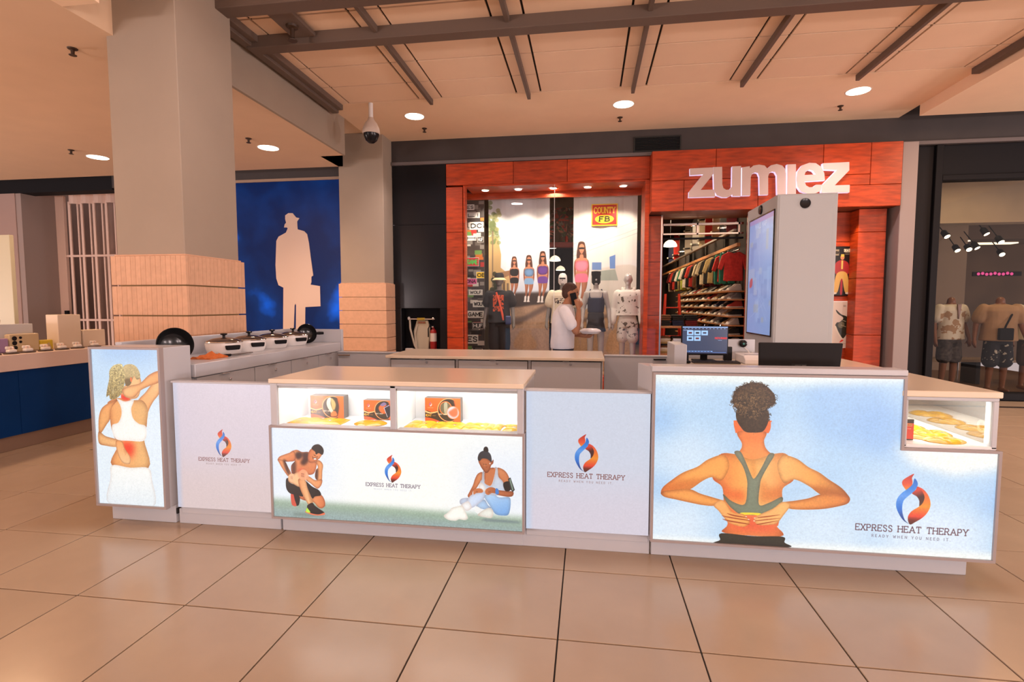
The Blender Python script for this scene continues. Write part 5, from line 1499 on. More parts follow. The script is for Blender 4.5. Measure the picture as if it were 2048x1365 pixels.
def ink_mat(name, base, ink, zr, xw, scale, thr=.5, xo=0, rough=.85):
    """cloth with a block of printed ink, object space"""
    if name in MATS: return MATS[name]
    m = mat(name, base, rough, bump=.3, bs=8)
    nt = m.node_tree
    N = nt.nodes.new
    tc = N('ShaderNodeTexCoord'); sx = N('ShaderNodeSeparateXYZ')
    nt.links.new(tc.outputs['Object'], sx.inputs[0])

    def mth(op, a, v):
        n = N('ShaderNodeMath'); n.operation = op
        if hasattr(a, 'is_linked') or True: nt.links.new(a, n.inputs[0])
        if isinstance(v, (int, float)): n.inputs[1].default_value = v
        else: nt.links.new(v, n.inputs[1])
        return n.outputs[0]
    ax = mth('ABSOLUTE', mth('SUBTRACT', sx.outputs[0], xo), 0)
    k = mth('MULTIPLY', mth('LESS_THAN', ax, xw), mth('GREATER_THAN', sx.outputs[2], zr[0]))
    k = mth('MULTIPLY', k, mth('LESS_THAN', sx.outputs[2], zr[1]))
    k = mth('MULTIPLY', k, mth('LESS_THAN', sx.outputs[1], .02))
    nz = N('ShaderNodeTexNoise'); nz.inputs['Scale'].default_value = scale; nz.inputs['Detail'].default_value = 3
    nt.links.new(tc.outputs['Object'], nz.inputs[0])
    k = mth('MULTIPLY', k, mth('GREATER_THAN', nz.outputs[0], thr))
    mx = N('ShaderNodeMix'); mx.data_type = 'RGBA'
    mx.inputs[6].default_value = (*base, 1); mx.inputs[7].default_value = (*ink, 1)
    nt.links.new(k, mx.inputs[0])
    nt.links.new(mx.outputs[2], nt.nodes['Principled BSDF'].inputs['Base Color'])
    return m


def mannequin(label, x, y, z, skin, head=True, w=1.0, arm=.0, group='mannequins in the shop window', rz=0, sleeve=None):
    e = empty('mannequin', label, 'mannequin', (x, y, z), group, rz)
    b = Body()
    b.rings([(.84, 0, 0, .15 * w, .105), (.94, 0, 0, .165 * w, .11), (1.08, 0, 0, .135 * w, .095), (1.22, 0, 0, .15 * w, .108), (1.35, 0, 0, .175 * w, .115), (1.43, 0, 0, .165 * w, .10), (1.475, 0, .0, .085, .07)])
    for s_ in (-1, 1):
        b.limb([(s_ * .085, 0, .90), (s_ * .095, -.01, .50), (s_ * .10, .02, .09)], [.085, .058, .038])
        b.limb([(s_ * .10, .05, .04), (s_ * .11, -.12, .03)], [.04, .03])
        b.limb([(s_ * .178 * w, 0, 1.405), (s_ * (.235 * w + arm * .3), .02, 1.14), (s_ * (.245 * w + arm), -.05, .90)], [.055, .042, .030])
        hand(b, (s_ * (.246 * w + arm), -.055, .885), (0, -.15, -1), (-s_, 0, 0), curl=.35, side=s_)
    if head:
        b.limb([(0, .01, 1.45), (0, 0, 1.56)], [.052, .048])
        b.ball((0, -.005, 1.66), (.074, .092, .112)); b.ball((0, -.092, 1.645), (.013, .018, .02)); b.ball((0, -.07, 1.575), (.035, .025, .02))
        for s_ in (-1, 1): b.ball((s_ * .075, .0, 1.65), (.009, .018, .028))
    else:
        b.limb([(0, .005, 1.44), (0, 0, 1.535)], [.066, .062])
    link('figure', b.grow('mannequin_figure', .011, 3), skin, e, False)
    return e


def top(e, m, w=1.0, z0=.86, loose=.02, sl=.5, arm=0, name='shirt', neck=1.47, tank=False):
    b = Body()
    L = loose
    if tank:
        b.rings([(z0, 0, 0, .142 * w + L, .10 + L), (1.22, 0, 0, .152 * w + L, .112 + L), (1.33, 0, -.005, .150 * w + L, .108 + L)])
        for s_ in (-1, 1): b.limb([(s_ * .11, -.085, 1.30), (s_ * .105, -.06, 1.42), (s_ * .10, .0, 1.475), (s_ * .10, .07, 1.40)], [.022, .02, .018, .02], 8)
    else:
        b.rings([(z0, 0, 0, .165 * w + L * 1.6, .115 + L * 1.4), (1.0, 0, 0, .16 * w + L * 1.3, .112 + L * 1.2), (1.2, 0, 0, .155 * w + L, .112 + L), (1.36, 0, 0, .178 * w + L, .118 + L), (1.43, 0, 0, .168 * w + L * .8, .102 + L * .8), (neck, 0, 0, .085 + L * .5, .07 + L * .5)])
        for s_ in (-1, 1):
            p = [Vector((s_ * .178 * w, 0, 1.395)), Vector((s_ * (.235 * w + arm * .3), .02, 1.14)), Vector((s_ * (.245 * w + arm), -.05, .90))]
            if sl <= .5:
                q = p[0].lerp(p[1], sl * 2 * .62)
                b.limb([p[0], p[0].lerp(q, .5), q], [.064 + L * .7, .066 + L, .064 + L * 1.1])
            else: b.limb(p, [.064 + L * .7, .058 + L, .048 + L])
    return link(name, b.grow(name, .011, 3), m, e, False)


def bottom(e, m, zt=.98, zb=.48, w=1.0, loose=.02, name='trousers', skirt=False):
    b = Body()
    if skirt:
        b.rings([(zb, 0, 0, .20 * w, .15), (.8, 0, 0, .175 * w, .125), (zt, 0, 0, .15 * w, .11)])
    else:
        b.rings([(.80, 0, 0, .165 * w, .118), (.92, 0, 0, .17 * w, .122), (zt, 0, 0, .152 * w, .11)])
        for s_ in (-1, 1):
            p0, p1, p2 = Vector((s_ * .085, 0, .88)), Vector((s_ * .098, -.01, .50)), Vector((s_ * .10, .02, .09))
            if zb > .5: b.limb([p0, p0.lerp(p1, (.88 - zb) / .38)], [.09 + loose * .5, .085 + loose])
            else: b.limb([p0, p1, p1.lerp(p2, (.5 - zb) / .41)], [.09 + loose * .5, .07 + loose, .055 + loose])
    return link(name, b.grow(name, .012, 3), m, e, False)


GREYM = mat('grey_mannequin', (.20, .19, .17), .35)
DARKM = mat('black_mannequin', (.03, .028, .028), .25)
PALEM = mat('pale_mannequin', (.62, .58, .52), .35)
mz, my = .28, 9.55
e1 = mannequin('grey mannequin in black tee with red print, bucket hat and red strap', -1.62, my, mz, GREYM, arm=.03)
top(e1, ink_mat('black_tee_red_ink', (.016, .015, .015), (.62, .10, .03), (1.08, 1.38), .10, 26, .47), w=1.08, loose=.024, arm=.03)
bottom(e1, mat('black_shorts', (.014, .013, .014), .8), zb=.38, loose=.045)
h = M().lathe([(.088, 1.70), (.128, 1.665), (.135, 1.655), (.130, 1.656), (.086, 1.69)], n=28, sy=1.08).build('hat_brim', mat('hat_cream', (.62, .50, .28), .8), e1, smooth=True, world=False)
M().lathe([(.088, 1.695), (.082, 1.76), (.062, 1.79), (.0001, 1.797)], n=28, sy=1.12).build('hat_crown', mat('hat_black', (.02, .02, .02), .8), e1, smooth=True, world=False)
M().tube([(-.03, -.165, 1.43), (.03, -.172, 1.25), (.085, -.172, 1.02), (.10, -.17, .92)], [.016, .018, .02, .012], 8, flat=(1, .45)).build('red_strap', mat('red_strap', (.75, .10, .04), .5), e1, smooth=True, world=False)
M().box((.14, -.20, .84), (.24, -.12, 1.0)).build('blue_pouch', mat('blue_pouch', (.03, .05, .14), .6), e1, bev=.015, world=False)
e2 = mannequin('mannequin with white face mask in cream tee behind the passing person', -.45, my, mz, GREYM, arm=.04)
top(e2, ink_mat('cream_tee_script', (.66, .60, .44), (.05, .04, .035), (1.22, 1.32), .14, 34, .52), w=1.08, loose=.028, arm=.04)
bottom(e2, mat('cream_trousers', (.55, .48, .38), .8), zb=.12, loose=.04)
M().lathe([(.05, 1.56), (.078, 1.60), (.081, 1.66), (.072, 1.73), (.045, 1.77), (.0001, 1.778)], n=24, sy=1.24).build('ski_mask', mat('mask_white', (.74, .72, .68), .7), e2, smooth=True, world=False)
M().box((-.055, -.108, 1.665), (.055, -.085, 1.69)).build('eye_slot', BLACK, e2, bev=.006, world=False)
e3 = mannequin('pale mannequin in navy tank top and black skirt with dark head covering', .15, my, mz, mat('grey_pale_mannequin', (.40, .38, .35), .35), w=.92, arm=.02)
top(e3, mat('navy_tank', (.018, .024, .05), .7, var=.15, vs=30), w=.92, z0=1.06, tank=True, loose=.014, name='tank_top')
bottom(e3, mat('black_skirt', (.018, .018, .022), .7), zt=1.06, zb=.72, w=.95, skirt=True, name='skirt')
M().lathe([(.05, 1.56), (.078, 1.60), (.080, 1.66), (.078, 1.72), (.085, 1.735), (.085, 1.80), (.0001, 1.81)], n=24, sy=1.22).build('head_covering', mat('black_knit', (.012, .012, .012), .85), e3, smooth=True, world=False)
e4 = mannequin('silvery mannequin in white hooded sweater and cut-off shorts at right of window', .72, my + .05, mz, mat('silver_mannequin', (.55, .53, .50), .22, metal=.3), w=.95, arm=.03, rz=R(-10))
top(e4, ink_mat('white_sweater_ink', (.70, .67, .60), (.10, .08, .05), (1.05, 1.40), .2, 16, .60), w=1.0, z0=1.02, loose=.03, sl=1, arm=.03, name='sweater')
bottom(e4, ink_mat('white_shorts_ink', (.66, .63, .56), (.12, .10, .08), (.6, .9), .2, 18, .58), zt=1.0, zb=.60, loose=.02, name='shorts')
M().tube([(-.10, .02, 1.47), (-.11, .09, 1.49), (0, .13, 1.47), (.11, .09, 1.49), (.10, .02, 1.47), (0.0, -.10, 1.40), (-.10, .02, 1.47)], .035, 10).build('hood', mat('hood_white', (.68, .65, .58), .85), e4, smooth=True, world=False)

# headless figures in the right-hand shop
WOODM = mat('brown_mannequin', (.22, .085, .035), .35)
gm = 'headless mannequins in the right-hand shop'
r1 = mannequin('headless mannequin in open white patterned shirt at left of right-hand shop', 6.22, 10.0, .02, WOODM, False, 1.15, .03, gm, R(12))
top(r1, ink_mat('white_shirt_flecks', (.72, .66, .52), (.42, .26, .14), (.80, 1.40), .26, 9, .55), w=1.16, loose=.03, arm=.03)
M().prism([(-.035, 1.47), (.035, 1.47), (.005, 1.22), (-.005, 1.22)], -.165, -.140).build('collar_gap', WOODM, r1, world=False)
bottom(r1, mat('patterned_shorts', (.06, .045, .035), .8, var=.8, vs=20), zb=.55, loose=.03, name='shorts')
r2 = mannequin('headless mannequin in tan tee with black shoulder bag and dark flowered shorts', 6.80, 9.75, .02, WOODM, False, 1.25, .05, gm, R(-8))
top(r2, mat('tan_tee', (.40, .24, .12), .85, var=.18, vs=4, bump=.3, bs=8), w=1.26, loose=.035, arm=.05)
bottom(r2, ink_mat('flower_shorts', (.012, .014, .02), (.50, .46, .36), (.5, .95), .3, 15, .62), zb=.52, loose=.035, w=1.1, name='shorts')
M().tube([(.13, .02, 1.46), (.09, -.15, 1.30), (.0, -.19, 1.12), (-.02, -.19, 1.05)], .014, 8, flat=(1, .4)).build('bag_strap', BLACK, r2, smooth=True, world=False)
M().box((-.10, -.225, .88), (.10, -.165, 1.08)).build('bag', BLACK, r2, bev=.012, world=False)
r3 = mannequin('headless mannequin in cream shirt cut by the right edge of view', 7.55, 10.1, .02, WOODM, False, 1.2, .04, gm)
top(r3, mat('cream_shirt', (.66, .56, .36), .85, bump=.35, bs=6), w=1.2, loose=.03, arm=.04)
bottom(r3, mat('brown_shorts', (.06, .03, .018), .8), zb=.50, loose=.03, name='shorts')

# ------------------------------------------------------------------ shop window display


def girl(A, x, y, h, topc, pants, seat=True, dark=(.30, .17, .11)):
    """standing or leaning figure: x centre, y feet, h height (mm)"""
    k = h / 1000
    P = lambda pts: [(x + a * k * .80, y + b * k) for a, b in pts]
    SKN = (.74, .50, .38)
    A.poly(P([(-62, 985), (-10, 1004), (52, 988), (78, 900), (96, 760), (70, 690), (-70, 690), (-100, 780), (-84, 900)]), dark, soft=2)
    for s_ in (-1, 1):
        A.poly(P([(s_ * 8, 420), (s_ * 112, 420), (s_ * 104, 300), (s_ * 70 - 30, 160), (s_ * 60 - 55, 60), (s_ * 28 - 55, 60), (s_ * 22 - 15, 240)]), SKN, c2=(.62, .40, .29), ang=0, vol=.4, vr=18)
        A.poly(P([(s_ * 20 - 52, 120), (s_ * 65 - 52, 120), (s_ * 70 - 60, 30), (s_ * 85 - 62, 0), (s_ * 10 - 66, 0), (s_ * 18 - 58, 40)]), (.90, .88, .86))
        A.poly(P([(s_ * 105, 720), (s_ * 140, 690), (s_ * 150, 560), (s_ * 130, 430), (s_ * 105, 440), (s_ * 110, 580)]), SKN, c2=(.60, .38, .27), ang=90, vol=.4, vr=18)
    A.poly(P([(-110, 735), (110, 735), (100, 560), (115, 420), (-115, 420), (-100, 560)]), SKN)
    A.poly(P([(-108, 700), (108, 700), (98, 560), (-98, 560)]), topc, vol=.4, vr=24)
    A.poly(P([(-100, 500), (100, 500), (122, 390), (20, 375), (-20, 375), (-122, 390)]), pants)
    A.poly(P([(-30, 800), (30, 800), (34, 720), (-34, 720)]), SKN)
    A.poly(P([(-46, 940), (0, 968), (46, 940), (44, 868), (0, 815), (-44, 868)]), SKN)
    A.poly(P([(-46, 912), (46, 912), (42, 886), (8, 888), (-8, 888), (-42, 886)]), (.10, .08, .09))
    A.line(P([(-14, 845), (14, 845)]), 6 * k, (.6, .25, .24))


def banner(label, x0, x1, art, nm):
    e = empty('display_banner', label, 'banner', ((x0 + x1) / 2, 10.0, .2), 'hanging banners in the shop window')
    n = 14
    zt, zb = 3.50, .30
    pts = [(x0 + (x1 - x0) * k / n, 10.0 + .012 * math.sin(k * 1.3)) for k in range(n + 1)]
    me = M().prism(pts + [(p[0], p[1] + .004) for p in reversed(pts)], zb, zt, 'z').mesh(nm)
    uv = me.uv_layers.new(name='print')
    for l in me.loops:
        c = me.vertices[l.vertex_index].co
        uv.data[l.index].uv = ((c.x - x0) / (x1 - x0), (c.z - zb) / (zt - zb))
    link('cloth', me, print_mat(nm, art.image(nm), 0, .8), e)
    M().tube([(x0 - .02, 10.0, zt + .01), (x1 + .02, 10.0, zt + .01)], .014, 8).build('rod', CHROME, e, smooth=True)
    for x in (x0 + .1, x1 - .1): M().tube([(x, 10.0, zt + .01), (x, 10.0, 3.75)], .004, 6).build('cord', CHROME, e)


A = Art(1.2, 3.2, 170, (.88, .87, .84))
A.rect(-10, 900, 1210, 3210, (.80, .84, .90)); A.rect(-10, 1900, 1210, 3210, (.86, .87, .88), soft=200)
A.poly([(0, 1000), (0, 2500), (180, 2500), (250, 2150), (240, 1900), (430, 1750), (420, 1000)], (.74, .62, .42), soft=4, smooth=False)
A.poly([(180, 1800), (440, 1850), (460, 1770), (200, 1660)], (.56, .42, .30), smooth=False); A.rect(280, 1420, 330, 1640, (.40, .32, .24)); A.rect(360, 1430, 400, 1600, (.45, .38, .3))
for k in range(70):
    A.disc(rng.normal(90, 70), rng.normal(2650, 210), 45, 40, (.42, .48, .30) if k % 3 else (.62, .62, .42), alpha=.7)
A.line([(70, 1000), (80, 2600)], 24, (.48, .40, .32))
for k in range(40): A.disc(rng.normal(150, 50), rng.normal(1430, 130), 40, 45, (.16, .18, .10), alpha=.8)
A.poly([(-20, 1400), (1220, 1430), (1220, 1100), (-20, 1040)], (.24, .19, .17), soft=20, smooth=False)
A.poly([(-20, 1080), (600, 1140), (1220, 1220), (1220, -20), (-20, -20)], (.66, .54, .44), soft=12, smooth=False, grain=.05)
A.poly([(0, 860), (700, 960), (1220, 1240), (1220, 1120), (600, 800), (0, 780)], (.36, .30, .28), soft=20, smooth=False, alpha=.8)
girl(A, 510, 1290, 820, (.10, .09, .10), (.10, .09, .10)); girl(A, 800, 1240, 890, (.42, .58, .76), (.50, .66, .82)); girl(A, 1070, 1230, 970, (.40, .25, .58), (.42, .26, .58))
banner('left hanging banner showing three seated women in black, blue and purple', -1.905, -.725, A, 'banner_three')
A = Art(1.2, 3.2, 170, (.82, .84, .86))
A.rect(-10, 1900, 1210, 3210, (.87, .86, .83), soft=150)
for z in (2250, 2330, 2480): A.line([(0, z - 150), (1200, z + 260)], 8, (.60, .62, .66), .8)
A.poly([(-20, 1050), (500, 1150), (1220, 1500), (1220, -20), (-20, -20)], (.72, .58, .44), soft=12, smooth=False, grain=.05)
A.poly([(350, 1820), (480, 1860), (1180, 1900), (1180, 1300), (880, 1150), (400, 1180), (340, 1350)], (.80, .78, .74), soft=6); A.poly([(520, 1820), (800, 1850), (860, 1640), (520, 1640)], (.60, .64, .60), soft=4, smooth=False)
A.rect(360, 1840, 540, 1980, (.40, .52, .72), soft=4); A.poly([(700, 1860), (800, 1860), (800, 2120), (690, 2080)], (.38, .52, .75), soft=4, smooth=False)
for x in (520, 960):
    A.disc(x, 1180, 90, 150, (.14, .12, .12)); A.disc(x, 1180, 45, 85, (.62, .48, .36))
A.poly([(0, 900), (640, 1000), (1220, 1180), (1220, 1080), (600, 920), (0, 820)], (.38, .30, .27), soft=16, smooth=False, alpha=.7)
girl(A, 160, 1150, 1220, (.93, .52, .60), (.92, .45, .56))
banner('right hanging banner with a woman in pink and a red county badge', -.275, .90, A, 'banner_pink')
sgn = empty('badge_sign', 'red and yellow COUNTY FB badge fixed on the right-hand banner', 'sign', (.297, 9.96, 2.9))
A = Art(.48, .40, 600, (.98, .80, .10)); A.rect(18, 18, 462, 382, (.80, .12, .05)); A.text('COUNTY', 240, 232, 105, (.97, .80, .16), width=380, weight=.17, serif=True, gap=.26)
A.disc(240, 122, 172, 78, (.97, .82, .14)); A.text('FB', 240, 82, 82, (.08, .06, .04), width=180, weight=.26, serif=True, gap=.3)
box('board', (.057, 9.962, 2.955), (.537, 9.975, 3.355), mat('badge_yellow', (.93, .62, .03), .5), sgn)
picture('badge_print', .057, 2.955, .537, 3.355, 9.961, print_mat('badge_print', A.image('badge_print')), sgn, thick=.001)

# sticker-covered pier inside the window
sp = empty('sticker_board', 'grey upright board covered in bold brand stickers at left of window', 'board', (-2.05, 9.5, .28))
A = Art(.36, 3.2, 520, (.26, .24, .23))
WD = [('OB', (.96, .80, .10), (.05, .05, .05)), ('OBEY', (.96, .82, .10), (.05, .05, .05)), ('HUF', (.10, .10, .10), (.92, .92, .90)), ('DC', (.90, .90, .88), (.06, .06, .06)), ('H', (.92, .92, .90), (.05, .05, .05)),
      ('LI', (.85, .85, .83), (.1, .1, .1)), ('ONA', (.84, .36, .60), (.20, .05, .12)), ('GAME', (.86, .84, .80), (.08, .07, .07)), ('WOLF', (.88, .87, .84), (.1, .1, .1)), ('ES', (.9, .9, .88), (.1, .1, .1))]
for k in range(80):
    x, y = rng.uniform(0, 360), rng.uniform(0, 3200)
    A.rect(x - rng.uniform(30, 120), y - rng.uniform(20, 60), x + rng.uniform(30, 120), y + rng.uniform(20, 60), [(.55, .53, .5), (.14, .13, .13), (.82, .80, .76), (.40, .38, .36), (.70, .22, .20), (.42, .60, .32), (.80, .45, .2)][[0, 1, 2, 3, 0, 1, 2, 3, 4, 5, 6][k % 11]])
Y0 = .28
for z, t, x, w, h in ((3.33, 'ES', 90, 150, 90), (3.18, 'LI', 150, 240, 90), (2.98, 'DC', 210, 250, 130), (2.75, 'H', 110, 180, 80), (2.72, 'HUF', 290, 110, 90), (2.30, 'GAME', 130, 240, 150), (2.05, 'OB', 300, 180, 110), (1.93, 'ONA', 100, 220, 100), (1.72, 'WOLF', 190, 260, 90),
                       (1.50, 'WOLF', 250, 220, 110), (1.30, 'GAME', 180, 330, 120), (1.08, 'HUF', 230, 200, 110), (.82, 'ES', 120, 220, 160), (.55, 'OBEY', 240, 260, 110), (.38, 'DC', 100, 160, 90)):
    if z - Y0 > 3.2: continue
    f, c1, c2 = next(q for q in WD if q[0] == t)
    if t in ('GAME',) and z > 2: c1, c2 = (.80, .14, .22), (.35, .75, .35)
    zz = (z - Y0) * 1000
    A.rect(x - w / 2 - 8, zz - h / 2 - 8, x + w / 2 + 8, zz + h / 2 + 8, (.88, .87, .84)); A.rect(x - w / 2, zz - h / 2, x + w / 2, zz + h / 2, c1)
    A.text(f, x, zz - h * .28, h * .56, c2, width=w * .82, weight=.24)
box('board', (-2.31, 9.80, .28), (-1.955, 9.86, 3.48), mat('board_grey', (.06, .055, .05), .6), sp)
picture('sticker_print', -2.31, .28, -1.955, 3.48, 9.7985, print_mat('sticker_print', A.image('sticker_print')), sp, thick=.001)

# spotlights in the window head
sl_ = None
for k, x in enumerate((-1.83, -1.235, -.615, -.015, .59)):
    if sl_ is None:
        e = empty('window_spotlight', '', 'spotlight', (x, 9.30, 3.53), 'recessed spotlights along the shop window head')
        M().lathe([(.092, -.004), (.092, 0), (.070, -.002), (.066, -.010), (.092, -.004)], n=24).build('ring', CHROME, e, smooth=True, world=False)
        M().lathe([(.0001, -.003), (.066, -.003), (.066, 0)], n=20).build('lens', mat('spot_lens', (1, 1, 1), .3, emit=(1, .90, .78), es=9), e, world=False)
        sl_ = e
    else:
        e = copy_tree(sl_, (x, 9.30, 3.53))
    e['label'] = ('leftmost', 'second from left', 'middle', 'second from right', 'rightmost')[k] + ' recessed spotlight in the wood head of the shop window'
    lamp('window_spot', 'SPOT', (x, 9.34, 3.50), 70, (1, .86, .70), .03, (x, 9.95, 2.45), 80, .6)
lamp('sticker_fill', 'SPOT', (-1.70, 9.22, 3.48), 55, (1, .88, .72), .03, (-2.1, 9.8, 1.6), 80, .5)  # added lamp without a fixture, brightens the sticker board
lamp('window_fill', 'AREA', (-.6, 9.45, 3.5), 9, (1, .82, .62), .3)

# ------------------------------------------------------------------ sign letters
ss = empty('shop_sign', 'large white raised shop name letters on the orange wood band', 'sign', (2.6, 8.68, 3.3))
LF = mat('sign_face', (.56, .43, .39), .5)
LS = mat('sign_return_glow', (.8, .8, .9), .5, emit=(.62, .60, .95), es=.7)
for n in ('z1', 'u', 'm', 'i', 'e', 'z2'):
    P = [(1.3 + x / 1000, 3.2 + z / 1000) for x, z in G[n]]
    H = [[(1.3 + x / 1000, 3.2 + z / 1000) for x, z in G['eh']]] if n == 'e' else []
    yk = {'z1': 8.655, 'u': 8.65, 'm': 8.658, 'i': 8.648, 'e': 8.654, 'z2': 8.65}[n]
    m = M().prism(P, yk, SB + .0, 'y', H)
    m.mi = [0 if i < m.caps else 1 for i in range(len(m.f))]
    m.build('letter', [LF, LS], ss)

# posters by the doorway
for nm, lb, a, art in (('top', 'upper poster of a seated skater in red beside the doorway', (4.060, 1.640, 4.385, 2.415), 0), ('low', 'lower white poster of a dark green sneaker beside the doorway', (4.085, .785, 4.43, 1.530), 1)):
    e = empty('poster', lb, 'poster', ((a[0] + a[2]) / 2 - .12, 9.2, a[1]), 'framed posters beside the doorway')
    x0, x1 = a[0] - .13, a[2] - .13
    A = Art(.325, .775, 420, (.06, .055, .05) if art == 0 else (.82, .76, .70))
    if art == 0:
        for k in range(30): A.disc(rng.uniform(0, 325), rng.uniform(0, 520), 22, 30, [(.30, .22, .12), (.65, .58, .45), (.12, .16, .10), (.45, .10, .08)][k % 4], soft=5, alpha=.8)
        A.rect(0, 540, 325, 775, (.05, .05, .05), soft=10); A.poly([(60, 500), (120, 560), (190, 560), (260, 500), (250, 330), (80, 330)], (.62, .16, .16)); A.poly([(90, 350), (240, 350), (280, 60), (220, 50), (180, 240), (150, 240), (110, 50), (50, 60)], (.82, .66, .34))
        A.disc(163, 610, 30, 40, (.75, .50, .35)); A.rect(140, 620, 190, 660, (.80, .72, .30)); A.poly([(150, 20), (180, 20), (178, 240), (152, 240)], (.65, .10, .16)); A.rect(150, 420, 176, 560, (.80, .70, .35))
        A.disc(55, 30, 45, 18, (.82, .78, .70)); A.disc(270, 30, 45, 18, (.82, .78, .70)); A.text('SKATE', 240, 700, 40, (.88, .85, .78), width=110, weight=.25); A.rect(30, 640, 110, 740, (.55, .52, .46)); A.text('CREW', 70, 670, 36, (.08, .07, .06), width=66, weight=.25)
        for z in (685, 660): A.rect(200, z - 4, 300, z + 3, (.6, .58, .5))
    else:
        A.poly([(70, 640), (110, 600), (150, 560), (230, 520), (250, 450), (235, 400), (245, 330), (240, 240), (190, 150), (160, 160), (110, 260), (70, 360), (90, 420), (130, 430), (180, 500), (110, 560), (80, 600)], (.10, .12, .06), soft=1)
        A.poly([(62, 350), (100, 250), (160, 145), (190, 135), (215, 165), (180, 155), (120, 260), (80, 360)], (.85, .82, .74)); A.poly([(110, 400), (160, 440), (200, 400), (170, 330), (120, 340)], (.40, .38, .28), soft=3)
        A.line([(150, 470), (215, 440)], 8, (.7, .66, .55)); A.line([(150, 380), (220, 350)], 8, (.7, .66, .55)); A.poly([(150, 110), (175, 130), (195, 118), (170, 95), (140, 80)], (.85, .20, .14)); A.text('SB', 190, 690, 26, (.55, .50, .45), weight=.2); A.rect(190, 60, 250, 66, (.6, .56, .5))
    box('frame', (x0 - .012, 9.204, a[1] - .012), (x1 + .012, 9.221, a[3] + .012), BLACK if art == 0 else WHITEPL, e, bev=.003)
    picture('poster_print', x0, a[1], x1, a[3], 9.2035, print_mat('poster_' + nm, A.image('poster_' + nm), 0, .3), e, thick=.001)
lamp('poster_spot', 'SPOT', (4.05, 8.85, 2.95), 45, (1, .70, .45), .03, (4.1, 9.2, 1.9), 60, .7)
lamp('sign_spot', 'SPOT', (4.6, 7.6, 2.2), 28, (1, .72, .5), .03, (3.9, 8.7, 3.2), 42, .25)
# ------------------------------------------------------------------ inside the clothes shop (seen through the doorway)
for y, p in ((10.6, 22), (13.0, 45), (16.5, 70)):
    lamp('shop_lamp', 'AREA', (1.9, y, 3.5), p, (1, .72, .46), .5)
lamp('shop_lamp', 'AREA', (-.6, 14.0, 3.4), 30, (1, .72, .46), .5)
for y in (10.4, 12.2, 14.2):
    lamp('shelf_fill', 'SPOT', (1.6, y, 3.3), 90, (1, .76, .5), .05, (2.6, y + .3, 1.35), 80, .5)  # added lamps, no fixtures, to brighten the shoe shelves
box('head_bar', (1.26, 9.5, 2.86), (2.64, 9.56, 2.90), CHROME, wi, bev=.003)
box('head_bar', (1.26, 9.5, 2.62), (2.64, 9.56, 2.65), BLACK, wi, bev=.003)
box('head_bar', (1.26, 9.5, 2.70), (2.64, 9.54, 2.73), CHROME, wi, bev=.003)
for x in (1.27, 1.86, 2.55): box('head_post', (x, 9.5, 2.70), (x + .035, 9.55, 2.9), CHROME, wi, bev=.003)
# slotted wall fittings: rail, plank, shelves
fit = empty('wall_shelving', 'long wooden wall shelving with rails along the right side of the clothes shop', 'shelving', (2.8, 12, 0))
PLK = mat('shelf_plank', (.42, .17, .055), .5, var=.2, vs=5, stretch=(6, 1, 6))
box('display_rail', (2.50, 9.6, 2.76), (2.56, 19, 2.80), mat('rail_grey', (.28, .22, .18), .4, metal=.6), fit)
box('hanging_plank', (2.56, 9.6, 2.50), (2.62, 19, 2.56), PLK, fit)
M().tube([(2.60, 9.6, 2.44), (2.60, 19, 2.44)], .014, 8).build('hanging_rail', CHROME, fit)
SHELF = [1.73, 1.58, 1.43, 1.28, 1.12, .94, .76]
for z in SHELF: box('shelf', (2.46, 9.7, z - .022), (2.84, 15.2, z), PLK, fit, bev=.002)
for y in (9.65, 11.4, 13.2, 15.2): box('upright', (2.80, y - .03, 0), (2.86, y + .03, 3.3), mat('upright_black', (.03, .025, .02), .5), fit)

ORD = ['first', 'second', 'third', 'fourth', 'fifth', 'sixth', 'seventh', 'eighth', 'ninth', 'tenth', 'eleventh', 'twelfth', 'thirteenth', 'fourteenth', 'fifteenth', 'sixteenth', 'seventeenth', 'eighteenth', 'nineteenth', 'twentieth']
ORD += ['twenty ' + o for o in ORD[:9]] + ['thirtieth', 'thirty first', 'thirty second']
# clothes hanging on the rail
def garment(kind, colour, nm):
    w, h = (.36, .52) if kind == 'top' else (.26, .56)
    if kind == 'top':
        P = [(-.09, 0), (-.20, -.06), (-.27, -.30), (-.20, -.33), (-.155, -.20), (-.165, -h), (.165, -h), (.155, -.20), (.20, -.33), (.27, -.30), (.20, -.06), (.09, 0), (0, -.03)]
    else:
        P = [(-.13, 0), (-.15, -.25), (-.14, -h), (-.02, -h), (0, -.30), (.02, -h), (.14, -h), (.15, -.25), (.13, 0)]
    m = M().prism(P, -.03, .03)
    return m.mesh(nm, bev=.012)


